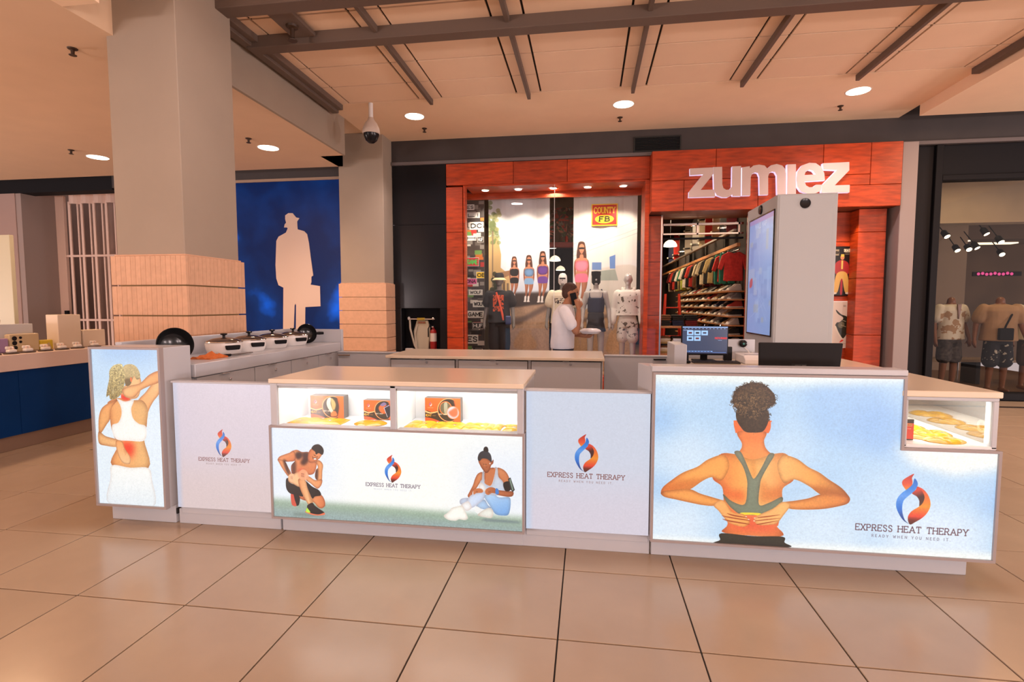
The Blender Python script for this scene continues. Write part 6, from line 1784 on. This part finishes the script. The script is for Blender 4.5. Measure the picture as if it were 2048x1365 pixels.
COL = dict(green=(.02, .16, .09), red=(.50, .03, .02), cream=(.62, .50, .32), black=(.015, .013, .012), maroon=(.14, .012, .014), khaki=(.36, .25, .10), grey=(.22, .20, .18), white=(.68, .60, .50), lime=(.50, .55, .08), navy=(.015, .02, .05), brown=(.14, .06, .025))
seq = ['red', 'green', 'red', 'green', 'black', 'khaki', 'maroon', 'black', 'maroon', 'cream', 'grey', 'black', 'cream', 'brown', 'black', 'red', 'navy', 'black', 'cream', 'white', 'grey', 'lime', 'green', 'khaki', 'white', 'black', 'lime', 'red', 'cream', 'maroon', 'navy', 'white']
gme = {}
for k, cname in enumerate(seq):
    kind = 'pants' if k % 5 in (1, 3) else 'top'
    key = (kind, cname)
    if key not in gme:
        gme[key] = garment(kind, COL[cname], 'garment_cloth')
        gme[key].materials.append(mat('cloth_' + cname, COL[cname], .85, var=.2, vs=20))
    y = 9.85 + .20 * k + .02 * (k % 3)
    e = empty('hanging_garment', '%s %s hanging on the long shop rail, %s from the doorway' % (cname, 'trousers' if kind == 'pants' else 'top', ORD[k]), 'garment', (2.58 - .05 * (k % 2), y, 2.43), 'clothes hanging on the shop rail', R(8 * math.sin(k * 2.3)))
    link('cloth', gme[key], None, e, False)
    M().tube([(-.17, 0, -.05), (0, 0, .0), (.17, 0, -.05)], .007, 5).build('hanger', BLACK, e, world=False)
    if k < 12: M().tube([(0, 0, -.0), (0, 0, .03), (.012, 0, .04)], .004, 5).build('hook', CHROME, e, world=False)


# shoes on the shelves
def shoe_mesh():
    L = [(0, 0), (.28, 0), (.285, .03), (.25, .055), (.17, .085), (.12, .125), (.02, .125), (-.005, .05)]
    return M().prism([(x - .14, z) for x, z in L], -.042, .042).mesh('shoe_upper', bev=.015)


um, so = shoe_mesh(), M().prism([(-.145, -.002), (.148, -.002), (.15, .022), (-.147, .024)], -.046, .046).mesh('shoe_sole', bev=.005)
so.materials.append(mat('sole_white', (.62, .54, .44), .6))
kinds = [('white', (.68, .60, .50)), ('black', (.02, .018, .016)), ('tan', (.45, .27, .12)), ('grey', (.24, .22, .20)), ('red', (.42, .05, .03)), ('navy', (.03, .04, .08))]
um_c = {}
for n, c in kinds:
    q = um.copy(); q.materials.append(mat('shoe_' + n, c, .6)); um_c[n] = q
ordn = ('top', 'second', 'third', 'fourth', 'fifth', 'sixth', 'lowest')
for s_, z in enumerate(SHELF):
    for k in range(18):
        n = kinds[[0, 1, 0, 2, 1, 3, 0, 1, 2, 0, 4, 1, 0, 5, 0, 1, 2, 0][(k + s_ * 5) % 18]][0]
        o = link('sneaker', um_c[n], None, None)
        o.location = (2.60 + .02 * math.sin(k * 3.1 + s_), 9.85 + .29 * k, z + .0025)
        o.rotation_euler = (0, 0, R(180 + 25 + 10 * math.sin(k * 1.7 + s_ * 2)))
        tag(o, '%s sneaker on the %s shoe shelf of the shop, %s from the doorway' % (n, ordn[s_], ORD[k]), 'shoe', 'sneakers on the wall shelves')
        q = link('sole', so, None, o, False)

# skateboards along the top
for k, (y, c) in enumerate([(10.2, 'maroon'), (10.7, 'black'), (11.3, 'brown'), (12.0, 'red'), (12.6, 'cream'), (13.4, 'grey'), (14.4, 'white'), (15.2, 'black'), (16.2, 'red'), (17.2, 'navy')]):
    e = empty('skateboard', '%s skateboard deck, %s from the doorway along the top rail of the shop' % (c, ORD[k]), 'skateboard', (2.62, y, 2.80), 'skateboards along the top rail', R(90 + 50))
    pr = [(-.10, .06), (-.085, .02), (0, 0), (.085, .02), (.10, .06), (.10, .72), (.085, .77), (0, .80), (-.085, .77), (-.10, .72)]
    M().prism(pr, -.006, .006).build('deck', mat('deck_' + c, COL[c], .3), e, bev=.003, world=False)
    for z in (.17, .63):
        t = M().box((-.09, .01, z - .015), (.09, .04, z + .015)).build('truck', CHROME, e, world=False)
        for s2 in (-1, 1): M().lathe([(.026, -.016), (.028, 0), (.026, .016)], (s2 * .10, .035, z), 12, 'x').build('wheel', mat('wheel_white', (.7, .65, .55), .5), t, world=False)

# folded stacks on the two-tier table inside the doorway
tb = empty('display_table', 'two tier wooden table with folded clothes inside the shop doorway', 'table', (1.75, 10.7, 0))
for z in (.50, 1.03): box('table_top', (1.36, 10.4, z), (2.14, 11.2, z + .04), PLK, tb)
for x in (1.39, 2.11):
    for y in (10.43, 11.17): box('leg', (x - .025, y - .025, 0), (x + .025, y + .025, 1.03), PLK, tb, bev=.003)
fold = M().box((-.11, -.14, 0), (.11, .14, .035)).mesh('folded_cloth', bev=.014, seg=2)
fc = ['black', 'brown', 'navy', 'black', 'maroon', 'grey', 'khaki', 'cream', 'white']
fme = {}
for n in fc:
    if n not in fme:
        fme[n] = fold.copy(); fme[n].materials.append(mat('cloth_' + n, COL[n], .85, var=.2, vs=20))
for t, z in enumerate((1.0705, .5405)):
    for i in range(3):
        for k in range(6 if t == 0 else 9):
            n = fc[(i * 2 + (k // 3) + t * 4) % (5 if t == 0 else 9)] if t == 0 else ['khaki', 'cream', 'white', 'brown', 'black'][(i + k) % 5]
            o = link('folded_garment', fme[n], None, None)
            o.location = (1.50 + i * .25, 10.60, z + k * .036)
            o.rotation_euler = (0, 0, R(3 * math.sin(k * 2 + i)))
            tag(o, '%s folded garment, %s from bottom, %s stack, %s of display table' % (n, ORD[k], ('left', 'middle', 'right')[i], ('top', 'lower shelf')[t]), 'garment', 'folded clothes on the display table')

# rack of dark jackets and a red ladder
rk = empty('garment_rack', 'low chrome rack of dark jackets just inside the shop doorway', 'rack', (2.25, 10.2, 0))
M().tube([(2.165, 10.1, 0), (2.165, 10.1, 1.12), (2.445, 10.1, 1.12), (2.445, 10.1, 0)], .014, 8).build('frame', CHROME, rk)
jm = garment('top', COL['black'], 'jacket_cloth'); jm.materials.append(mat('jacket_black', (.05, .04, .035), .7, var=.4, vs=9))
for k in range(4):
    o = link('jacket', jm, None, None)
    o.location = (2.205 + .068 * k, 10.1, 1.09)
    o.rotation_euler = (0, 0, R(90)); o.scale = (1.1, 1.05, 1.1)
    tag(o, '%s black jacket from the left on the low rack inside the doorway' % ('first', 'second', 'third', 'fourth')[k], 'garment', 'black jackets on the low rack')
ld = empty('step_ladder', 'red step ladder standing among the shelves of the clothes shop', 'ladder', (2.12, 13.2, 0))
RED = mat('ladder_red', (.62, .04, .02), .4)
for x0, x1 in ((1.82, 1.90), (2.30, 2.22)):
    for y0 in (13.0, 13.5):
        M().tube([(x0, y0, 0), (x1, 13.25, 1.75)], .030, 6).build('rail', RED, ld)
for z in (.35, .70, 1.05, 1.40): box('step', (1.85 + z * .03, 13.05 + z * .10, z), (2.27 - z * .03, 13.15 + z * .10, z + .03), RED, ld)


# pendant lamps
pn = None
for x, y, z, lb in ((-.92, 13.0, 2.93, 'nearest pendant lamp seen between the two window banners'), (-.93, 15.0, 2.78, 'middle pendant lamp seen between the two window banners'), (-.925, 18.0, 2.71, 'lowest and furthest pendant lamp seen between the two window banners'), (1.95, 13.0, 2.92, 'white pendant lamp glowing at upper left inside the shop doorway')):
    if pn is None:
        pn = empty('pendant_lamp', lb, 'lamp', (x, y, z), 'white pendant lamps inside the clothes shop')
        M().lathe([(.16, -.04), (.155, .0), (.12, .06), (.06, .10), (.02, .115), (.0001, .116)], n=24).build('shade', mat('lamp_shade', (.8, .75, .65), .5, emit=(1, .80, .55), es=1.2), pn, smooth=True, world=False)
        M().lathe([(.0001, -.042), (.15, -.042), (.15, -.036)], n=20).build('bulb', mat('bulb_glow', (1, 1, 1), .4, emit=(1, .88, .70), es=6), pn, world=False)
        M().tube([(0, 0, .115), (0, 0, .80)], .008, 6).build('cord', BLACK, pn, world=False)
    else: copy_tree(pn, (x, y, z), None, lb)
# graffiti board with a wood ledge between the banners
gb = empty('graffiti_board', 'graffiti covered board with wood ledge high between the two window banners', 'board', (-.55, 11.5, 2.7))
A = Art(.8, .75, 260, (.30, .26, .24))
for k in range(90):
    x, y = rng.uniform(0, 800), rng.uniform(0, 750)
    A.poly([(x + rng.normal(0, 60), y + rng.normal(0, 45)) for _ in range(5)], [(.45, .42, .40), (.12, .10, .10), (.75, .22, .18), (.14, .40, .22), (.78, .50, .42), (.55, .55, .50)][k % 6])
picture('print', -.95, 2.82, -.15, 3.57, 11.4, print_mat('graffiti', A.image('graffiti')), gb, thick=.02)
box('ledge', (-1.0, 11.26, 2.72), (-.10, 11.5, 2.82), WOOD, gb)
for k, c in enumerate(('green', 'maroon', 'black', 'red', 'green', 'black')):
    M().lathe([(.03, 0), (.034, .05), (.030, .11), (.012, .13), (.010, .15)], (-.88 + .14 * k, 11.33, 2.822), 12).build('spray_can', mat('cloth_' + c), None, smooth=True)
    tag(bpy.context.scene.collection.objects[-1], '%s spray can on the ledge under the graffiti board, can %s from left' % (c, ('first', 'second', 'third', 'fourth', 'fifth', 'sixth')[k]), 'can', 'spray cans on the ledge')

# ------------------------------------------------------------------ right-hand shop interior
w3 = structure(box('wall_shop_right', (4.95, 16.0, 0), (13.5, 16.2, 4), mat('shop2_back', (.10, .06, .035), .8, var=.3, vs=1), bev=0))
box('shop_side', (4.95, 9.3, 0), (5.05, 16, 4), mat('shop2_side', (.07, .045, .03), .8), w3, bev=0)
box('shop_ceiling', (5.05, 10.9, 3.62), (13.5, 16, 3.8), mat('shop2_ceiling', (.07, .045, .03), .8), w3, bev=0)
box('shop_bulkhead', (5.05, 10.6, 2.96), (13.5, 10.9, 3.9), mat('shop2_bulkhead', (.46, .33, .20), .6, var=.12, vs=1.5), w3, bev=0)
box('display_lid', (5.05, 9.2, 3.75), (13.5, 10.6, 3.85), mat('shop2_ceiling'), w3, bev=0)
box('shop_pillar', (6.9, 13.0, 0), (8.35, 13.6, 3.62), mat('pillar_taupe', (.24, .16, .10), .7), w3, bev=.006)
lamp('boutique_lamp', 'AREA', (6.6, 9.45, 3.6), 26, (1, .74, .45), .5)
lamp('boutique_lamp', 'AREA', (9.2, 12.0, 3.4), 8, (1, .74, .45), .5)
lamp('boutique_lamp', 'AREA', (7.6, 11.6, 3.4), 6, (1, .74, .45), .4)
tl0 = None
for k, (px, pz, y) in enumerate(((6.947, 2.820, 11.4), (7.773, 2.640, 12.4), (7.992, 2.657, 12.4), (8.011, 2.667, 12.2),
                                 (8.033, 2.718, 11.6), (8.759, 2.561, 12.6), (8.037, 2.928, 12.0))):
    lb = ('first', 'second', 'third', 'fourth', 'sixth', 'lowest right', 'fifth')[k] + ' track spotlight from the left under the dark ceiling of right-hand shop'
    if tl0 is None:
        tl0 = empty('track_spotlight', lb, 'spotlight', (px, y, pz), 'track spotlights in the right-hand shop')
        M().lathe([(.052, -.01), (.060, .0), (.056, .12), (.03, .15), (.0001, .152)], n=16).build('can', BLACK, tl0, smooth=True, world=False)
        M().lathe([(.0001, -.012), (.05, -.012), (.05, -.005)], n=16).build('bulb', mat('track_glow', (1, 1, 1), .3, emit=(1, .80, .50), es=10), tl0, world=False)
        M().tube([(0, 0, .15), (0, 0, .45)], .010, 6).build('stem', BLACK, tl0, world=False)
        tl0.rotation_euler = (R(-38), R(-12), 0)
    else:
        c = copy_tree(tl0, (px, y, pz), None, lb)
        c.rotation_euler = (R(-30 - 9 * (k % 3)), R(-18 + 12 * (k % 3)), 0)
for y in (11.8, 12.5): box('lighting_track', (5.2, y, 3.46), (12.5, y + .04, 3.50), BLACK, w3, bev=0)
for k, (x, y, w) in enumerate(((8.6, 14.8, .5), (9.6, 14.6, .9), (8.6, 14.0, .45))):
    tag(box('ceiling_strip_light', (x, y, 3.0), (x + w, y + .25, 3.03), mat('strip_glow', (1, 1, 1), .4, emit=(1, .75, .45), es=2.2), None), ('short', 'long', 'nearest short')[k] + ' glowing strip light deep inside the right-hand shop', 'light', 'strip lights in the right-hand shop')
box('strip_housing', (8.3, 13.9, 3.03), (12, 15.2, 3.6), mat('housing_brown', (.10, .06, .035), .7), w3, bev=0)
# rails of clothes further in
for k in range(9):
    c = ['white', 'cream', 'white', 'grey', 'black', 'brown', 'cream', 'red', 'white'][k]
    key = ('top', c)
    if key not in gme:
        gme[key] = garment('top', COL[c], 'garment_cloth'); gme[key].materials.append(mat('cloth_' + c, COL[c], .85, var=.2, vs=20))
    o = link('hanging_garment', gme[key], None, None)
    o.location = (7.0 + .09 * k if k < 4 else 7.6 + .16 * k, 11.6, 1.32 if k < 4 else 1.42)
    o.rotation_euler = (0, 0, R(70 if k < 4 else 30))
    tag(o, '%s top hanging behind the headless mannequins, %s from the left' % (c, ORD[k]), 'garment', 'clothes on rails in the right-hand shop')
sr = empty('clothes_rail', 'thin chrome rail carrying tops behind the headless mannequins', 'rack', (7.8, 11.6, 0))
M().tube([(6.7, 11.6, 0), (6.7, 11.6, 1.36), (7.4, 11.6, 1.36), (7.4, 11.6, 0)], .013, 8).build('rail_low', CHROME, sr)
M().tube([(8.0, 11.6, 0), (8.0, 11.6, 1.46), (9.3, 11.6, 1.46), (9.3, 11.6, 0)], .013, 8).build('rail_high', CHROME, sr)
bt = empty('display_bench', 'low dark bench with pale top behind the headless mannequins', 'bench', (7.2, 10.9, 0))
box('bench_top', (5.8, 10.7, .42), (8.6, 11.2, .47), mat('bench_top', (.32, .20, .10), .5), bt)
for x in (5.9, 7.2, 8.5): box('bench_leg', (x - .04, 10.75, 0), (x + .04, 11.15, .42), BLACK, bt)
A = Art(1.5, .14, 200, (.03, .02, .02))
for k in range(9): A.disc(100 + 160 * k, 70, 22, 34, (.72, .14, .36), soft=6)
pk = empty('neon_sign', 'small row of pink glowing marks deep in the right-hand shop', 'sign', (9.6, 14.9, 2.5))
for k in range(9):
    M().lathe([(.0001, -.01), (.03, -.008), (.036, 0), (.0001, .006)], (8.928 + .085 * k, 13.5, 2.196 + .012 * math.sin(k * 2)), 10, 'y').build('pink_lamp', mat('pink_glow', (.2, .02, .08), .4, emit=(.9, .06, .28), es=1.1), pk)
box('back_bar', (8.928 - .1, 13.52, 2.196 - .05), (8.928 + .9, 13.56, 2.196 + .05), BLACK, pk)

# ------------------------------------------------------------------ niche with safety equipment
nc = empty('wheeled_stretcher', 'cream folding carrier with chrome bar and red lettering in the black niche', 'carrier', (-3.02, 9.12, .62))
CRM = mat('carrier_cream', (.55, .50, .38), .5)
M().prism([(-3.12, .63), (-2.86, .63), (-2.83, 1.05), (-2.87, 1.20), (-3.08, 1.20), (-3.14, 1.0)], 9.13, 9.18).build('body', CRM, nc, bev=.012)
M().tube([(-3.24, 9.12, 1.225), (-2.73, 9.12, 1.225)], .016, 10).build('top_bar', CHROME, nc, smooth=True)
M().lathe([(.024, -.07), (.024, .07)], (-2.99, 9.12, 1.225), 14, 'x').build('yellow_sleeve', mat('yellow_sleeve', (.55, .40, .05), .5), nc)
for x in (-3.22, -2.76): M().sphere((x, 9.12, 1.235), (.025, .025, .035)).build('end_cap', WHITEPL if x < -3 else CHROME, nc, smooth=True)
M().tube([(-3.20, 9.11, 1.21), (-3.19, 9.10, 1.05), (-3.11, 9.09, .75), (-3.05, 9.09, .64)], .018, 8).build('strap', mat('strap_pale', (.50, .45, .36), .7), nc, smooth=True)
M().tube([(-3.06, 9.10, 1.12), (-3.10, 9.09, .95), (-3.07, 9.09, .64)], .014, 8).build('strap', mat('strap_pale'), nc, smooth=True)
A = Art(.18, .06, 700, (.55, .50, .38)); A.text('RESCUE', 90, 16, 28, (.62, .14, .10), weight=.22)
picture('lettering', -3.06, 1.135, -2.90, 1.185, 9.129, print_mat('rescue_lettering', A.image('rescue_lettering')), nc, thick=.001)
fe = empty('fire_extinguisher', 'red fire extinguisher with white label hanging in the black niche', 'extinguisher', (-2.76, 9.11, .64))
M().lathe([(.055, .63), (.062, .645), (.062, .98), (.050, 1.02), (.022, 1.045), (.022, 1.07)], (-2.76, 9.11, 0), 20).build('cylinder', mat('extinguisher_red', (.30, .012, .012), .3), fe, smooth=True)
M().lathe([(.0632, .82), (.0632, .97)], (-2.76, 9.11, 0), 20).build('label_band', mat('label_white', (.65, .58, .52), .5), fe, smooth=True)
M().box((-2.78, 9.06, 1.07), (-2.74, 9.15, 1.10)).build('valve', CHROME, fe, bev=.004)
M().tube([(-2.76, 9.08, 1.08), (-2.80, 9.05, 1.12), (-2.835, 9.05, 1.05), (-2.835, 9.05, .90)], .011, 8).build('hose', BLACK, fe, smooth=True)
tag(box('equipment_case', (-3.28, 9.06, .6205), (-3.14, 9.16, .69), mat('label_white'), None, .01), 'small pale case lying on the sill of the black niche', 'case')

# air grille on the fascia
ag = empty('air_grille', 'dark louvred air grille set in the charcoal fascia above the shop sign', 'vent', (1.1, 8.99, 4.12))
frame_rect(.73, 3.995, 1.485, 4.245, 8.975, 9.0, .02, mat('grille_dark', (.012, .014, .013), .5), ag)
box('backing', (.74, 8.995, 4.0), (1.48, 8.999, 4.24), BLACK, ag, bev=0)
for k in range(9):
    z = 4.025 + k * .024
    M().prism([(8.978, z), (8.996, z + .012), (8.996, z + .016), (8.978, z + .004)], .75, 1.47, 'x').build('louvre', mat('grille_dark'), ag)

# ------------------------------------------------------------------ fittings on the ceilings
dl0 = None
for x, y, z, lb in ((-2.65, 7.88, CZ, 'round recessed ceiling lamp at left of the border above shop window'), (.485, 7.85, CZ, 'round recessed ceiling lamp in the middle above the shop sign side'), (3.59, 7.83, CZ, 'round recessed ceiling lamp at right end of the border'),
                    (-7.66, 7.35, 3.8, 'round recessed lamp in the lowered left ceiling before the folding grille'), (-4.70, 7.28, 3.8, 'round recessed lamp in the lowered left ceiling before the blue board')):
    if dl0 is None:
        dl0 = empty('downlight', lb, 'downlight', (x, y, z), 'round recessed ceiling lamps')
        M().lathe([(.150, -.004), (.158, -.002), (.158, .002), (.140, -.001), (.150, -.004)], n=32).build('trim_ring', mat('ring_white', (.8, .7, .6), .4), dl0, smooth=True, world=False)
        M().lathe([(.0001, -.002), (.142, -.002), (.142, .0015)], n=32).build('lens', DL, dl0, world=False)
    else: copy_tree(dl0, (x, y, z), None, lb)
    lamp('downlight_lamp', 'SPOT', (x, y, z - .02), 260 if z > 4 else 220, WARM if z > 4 else AMBER, .12, (x, y, 0), 125, .8)
sp0 = None
for x, y, z, lb in ((-2.665, 8.42, CZ, 'small dark sprinkler beside the left border lamp'), (.467, 8.37, CZ, 'small dark sprinkler beside the middle border lamp'), (3.604, 8.36, CZ, 'small dark sprinkler beside the right border lamp'),
                    (-4.649, 4.268, 3.8, 'sprinkler in lowered left ceiling nearest the viewer, left of big column'), (-7.689, 6.946, 3.8, 'small sprinkler in lowered left ceiling near the folding grille lamp'), (-4.708, 6.834, 3.8, 'flush dark sprinkler in lowered left ceiling near the blue board lamp')):
    if sp0 is None:
        sp0 = empty('sprinkler', lb, 'sprinkler', (x, y, z), 'sprinklers in the ceilings')
        M().lathe([(.042, 0), (.038, -.008), (.016, -.012), (.014, -.05), (.0001, -.05)], n=16).build('escutcheon', mat('sprinkler_dark', (.05, .025, .012), .5), sp0, smooth=True, world=False)
        M().lathe([(.0001, -.062), (.030, -.062), (.032, -.058), (.010, -.05)], n=12).build('deflector', mat('sprinkler_dark'), sp0, world=False)
    else: copy_tree(sp0, (x, y, z), None, lb)
sq = copy_tree(sp0, (-2.99, 5.1, 4.30), None, 'larger sprinkler hanging from the bronze plate between the cross beams')
sq.scale = (1.5, 1.5, 2.4)
cd = empty('dome_camera', 'white domed security camera hanging from the ceiling beside the far column', 'camera', (-3.10, 7.29, CZ))
M().tube([(-3.10, 7.29, CZ), (-3.10, 7.29, 4.13)], .032, 12).build('drop_pipe', WHITEPL, cd, smooth=True)
M().lathe([(.035, .26), (.05, .22), (.085, .18), (.118, .10), (.124, .04), (.118, .03)], (-3.10, 7.29, 3.90), 28).build('housing', mat('camera_beige', (.62, .52, .44), .5), cd, smooth=True)
M().lathe([(.112, .04), (.105, .0), (.08, -.06), (.04, -.095), (.0001, -.105)], (-3.10, 7.29, 3.90), 28).build('dome', BLACKGLOSS, cd, smooth=True)

# ------------------------------------------------------------------ blue sales stand at far left
bs = empty('blue_stand', 'long white topped stand with deep blue front panels at far left', 'stand', (-6.0, 4.0, 0))
SBL = mat('stand_blue', (.0008, .030, .14), .55, var=.15, vs=1.5, spec=.12)
BX = -5.75
ysx = [-1.0, .55, 2.1, 3.3, 4.50, 5.66]
for a, b in zip(ysx[:-1], ysx[1:]): box('front_panel', (BX - .03, a + .002, .15), (BX, b - .002, .81), SBL, bs, bev=.001)
box('end_panel', (-6.30, 5.64, .15), (BX - .03, 5.66, .81), LAM, bs)
box('body', (-6.30, -1, .15), (BX - .03, 5.64, .81), LAM, bs)
box('counter_top', (-6.32, -1, .81), (BX + .02, 5.68, .975), mat('stand_top', (.66, .54, .49), .4), bs)
box('kick', (-6.25, -1, 0), (BX - .02, 5.62, .15), mat('kick_taupe', (.22, .15, .11), .5), bs)
box('back_screen', (-6.34, -1, .975), (-6.28, 5.10, 1.265), LAM, bs)
PHN = (('purple', (.32, .22, .40), 4.56, .16, .15, .06), ('beige', (.52, .42, .26), 4.80, .30, .19, .07), ('yellow', (.62, .48, .04), 5.03, .14, .11, .05))
for n, c, y, w, h, d in PHN:
    e = empty('phone_model_box', '%s box shaped like an oversized phone with lenses on the blue stand' % n if n != 'yellow' else 'small yellow box card standing behind the beige box on blue stand', 'box', (-6.02, y, .976), 'display boxes on the blue stand')
    M().box((-d, -w / 2, 0), (0, w / 2, h)).build('shell', mat('shell_' + n, c, .3), e, bev=.012, seg=2, world=False)
    if n == 'yellow': M().prism([(-.05, .012), (.05, .012), (.02, .08)], .0, .003, 'x').build('pale_patch', mat('shell_beige'), e, world=False)
    else:
        for q, (u, v, r) in enumerate([(-.030, .10, .016), (-.028, .065, .016), (-.026, .03, .014)] if n == 'purple' else [(-.105, .145, .022), (-.105, .095, .022), (-.10, .045, .020), (-.045, .15, .013), (-.045, .105, .013)]):
            M().lathe([(r * 1.1, 0), (r * 1.1, .004), (r, .006), (.0001, .006)], (0, u, v), 16, 'x').build('lens', BLACKGLOSS, e, world=False)
ec0 = None
for k, y in enumerate((4.35, 4.52, 4.68, 4.86, 5.04, 5.22, 5.43)):
    lb = 'small white earphone case standing open, number %s along the edge of the blue stand' % ('one', 'two', 'three', 'four', 'five', 'six', 'seven')[k]
    if ec0 is None:
        ec0 = empty('earphone_case', lb, 'case', (-5.84, y, .976), 'white earphone cases along the blue stand')
        M().lathe([(.052, .0), (.055, .006), (.050, .012)], n=20, sy=1.3).build('base_pad', mat('pad_dark', (.05, .03, .025), .5), ec0, smooth=True, world=False)
        M().box((-.025, -.040, .012), (.025, .040, .045)).build('case', WHITEPL, ec0, bev=.012, seg=3, world=False)
        M().box((-.032, -.038, .045), (-.014, .038, .075)).build('lid', WHITEPL, ec0, bev=.008, seg=2, world=False)
        for s_ in (-1, 1):
            M().sphere((.002, s_ * .017, .055), (.010, .010, .012)).build('earbud', mat('earbud_blush', (.72, .55, .48), .3), ec0, smooth=True, world=False)
    else: copy_tree(ec0, (-5.84, y, .976), None, lb)
for nm, lb, a, b in (('display_block', 'tall plain white block at the far end of the blue stand', (-6.14, 5.13, .976), (-5.98, 5.40, 1.365)), ('display_block', 'low plain white block beside the tall one on the blue stand', (-6.12, 5.41, .976), (-5.96, 5.69, 1.175))):
    tag(M().box(a, b).build(nm, mat('block_cream', (.70, .60, .48), .6), None, bev=.006, seg=2), lb, 'block', 'white display blocks on the blue stand')
sk = empty('paper_bag', 'small crumpled white bag on the back screen of the blue stand', 'bag', (-6.31, 4.72, 1.265))
M().prism([(4.68, 1.266), (4.78, 1.266), (4.79, 1.32), (4.74, 1.35), (4.69, 1.33)], -6.33, -6.29, 'x').build('bag', WHITEPL, sk, bev=.008)
M().tube([(-6.31, 4.70, 1.335), (-6.31, 4.74, 1.375), (-6.31, 4.77, 1.335)], .004, 6).build('handle', WHITEPL, sk)
lb_ = empty('blank_panel', 'pale blank upright panel at the far left edge behind blue stand', 'panel', (-8.5, 6.6, 0))  # plain pale panel in one even colour
box('face', (-9.4, 6.6, 1.0), (-8.435, 6.66, 2.510), mat('pale_panel', (.46, .44, .32), .5), lb_)
box('foot', (-9.2, 6.5, 0), (-8.9, 6.8, 1.0), mat('kick_taupe'), lb_)
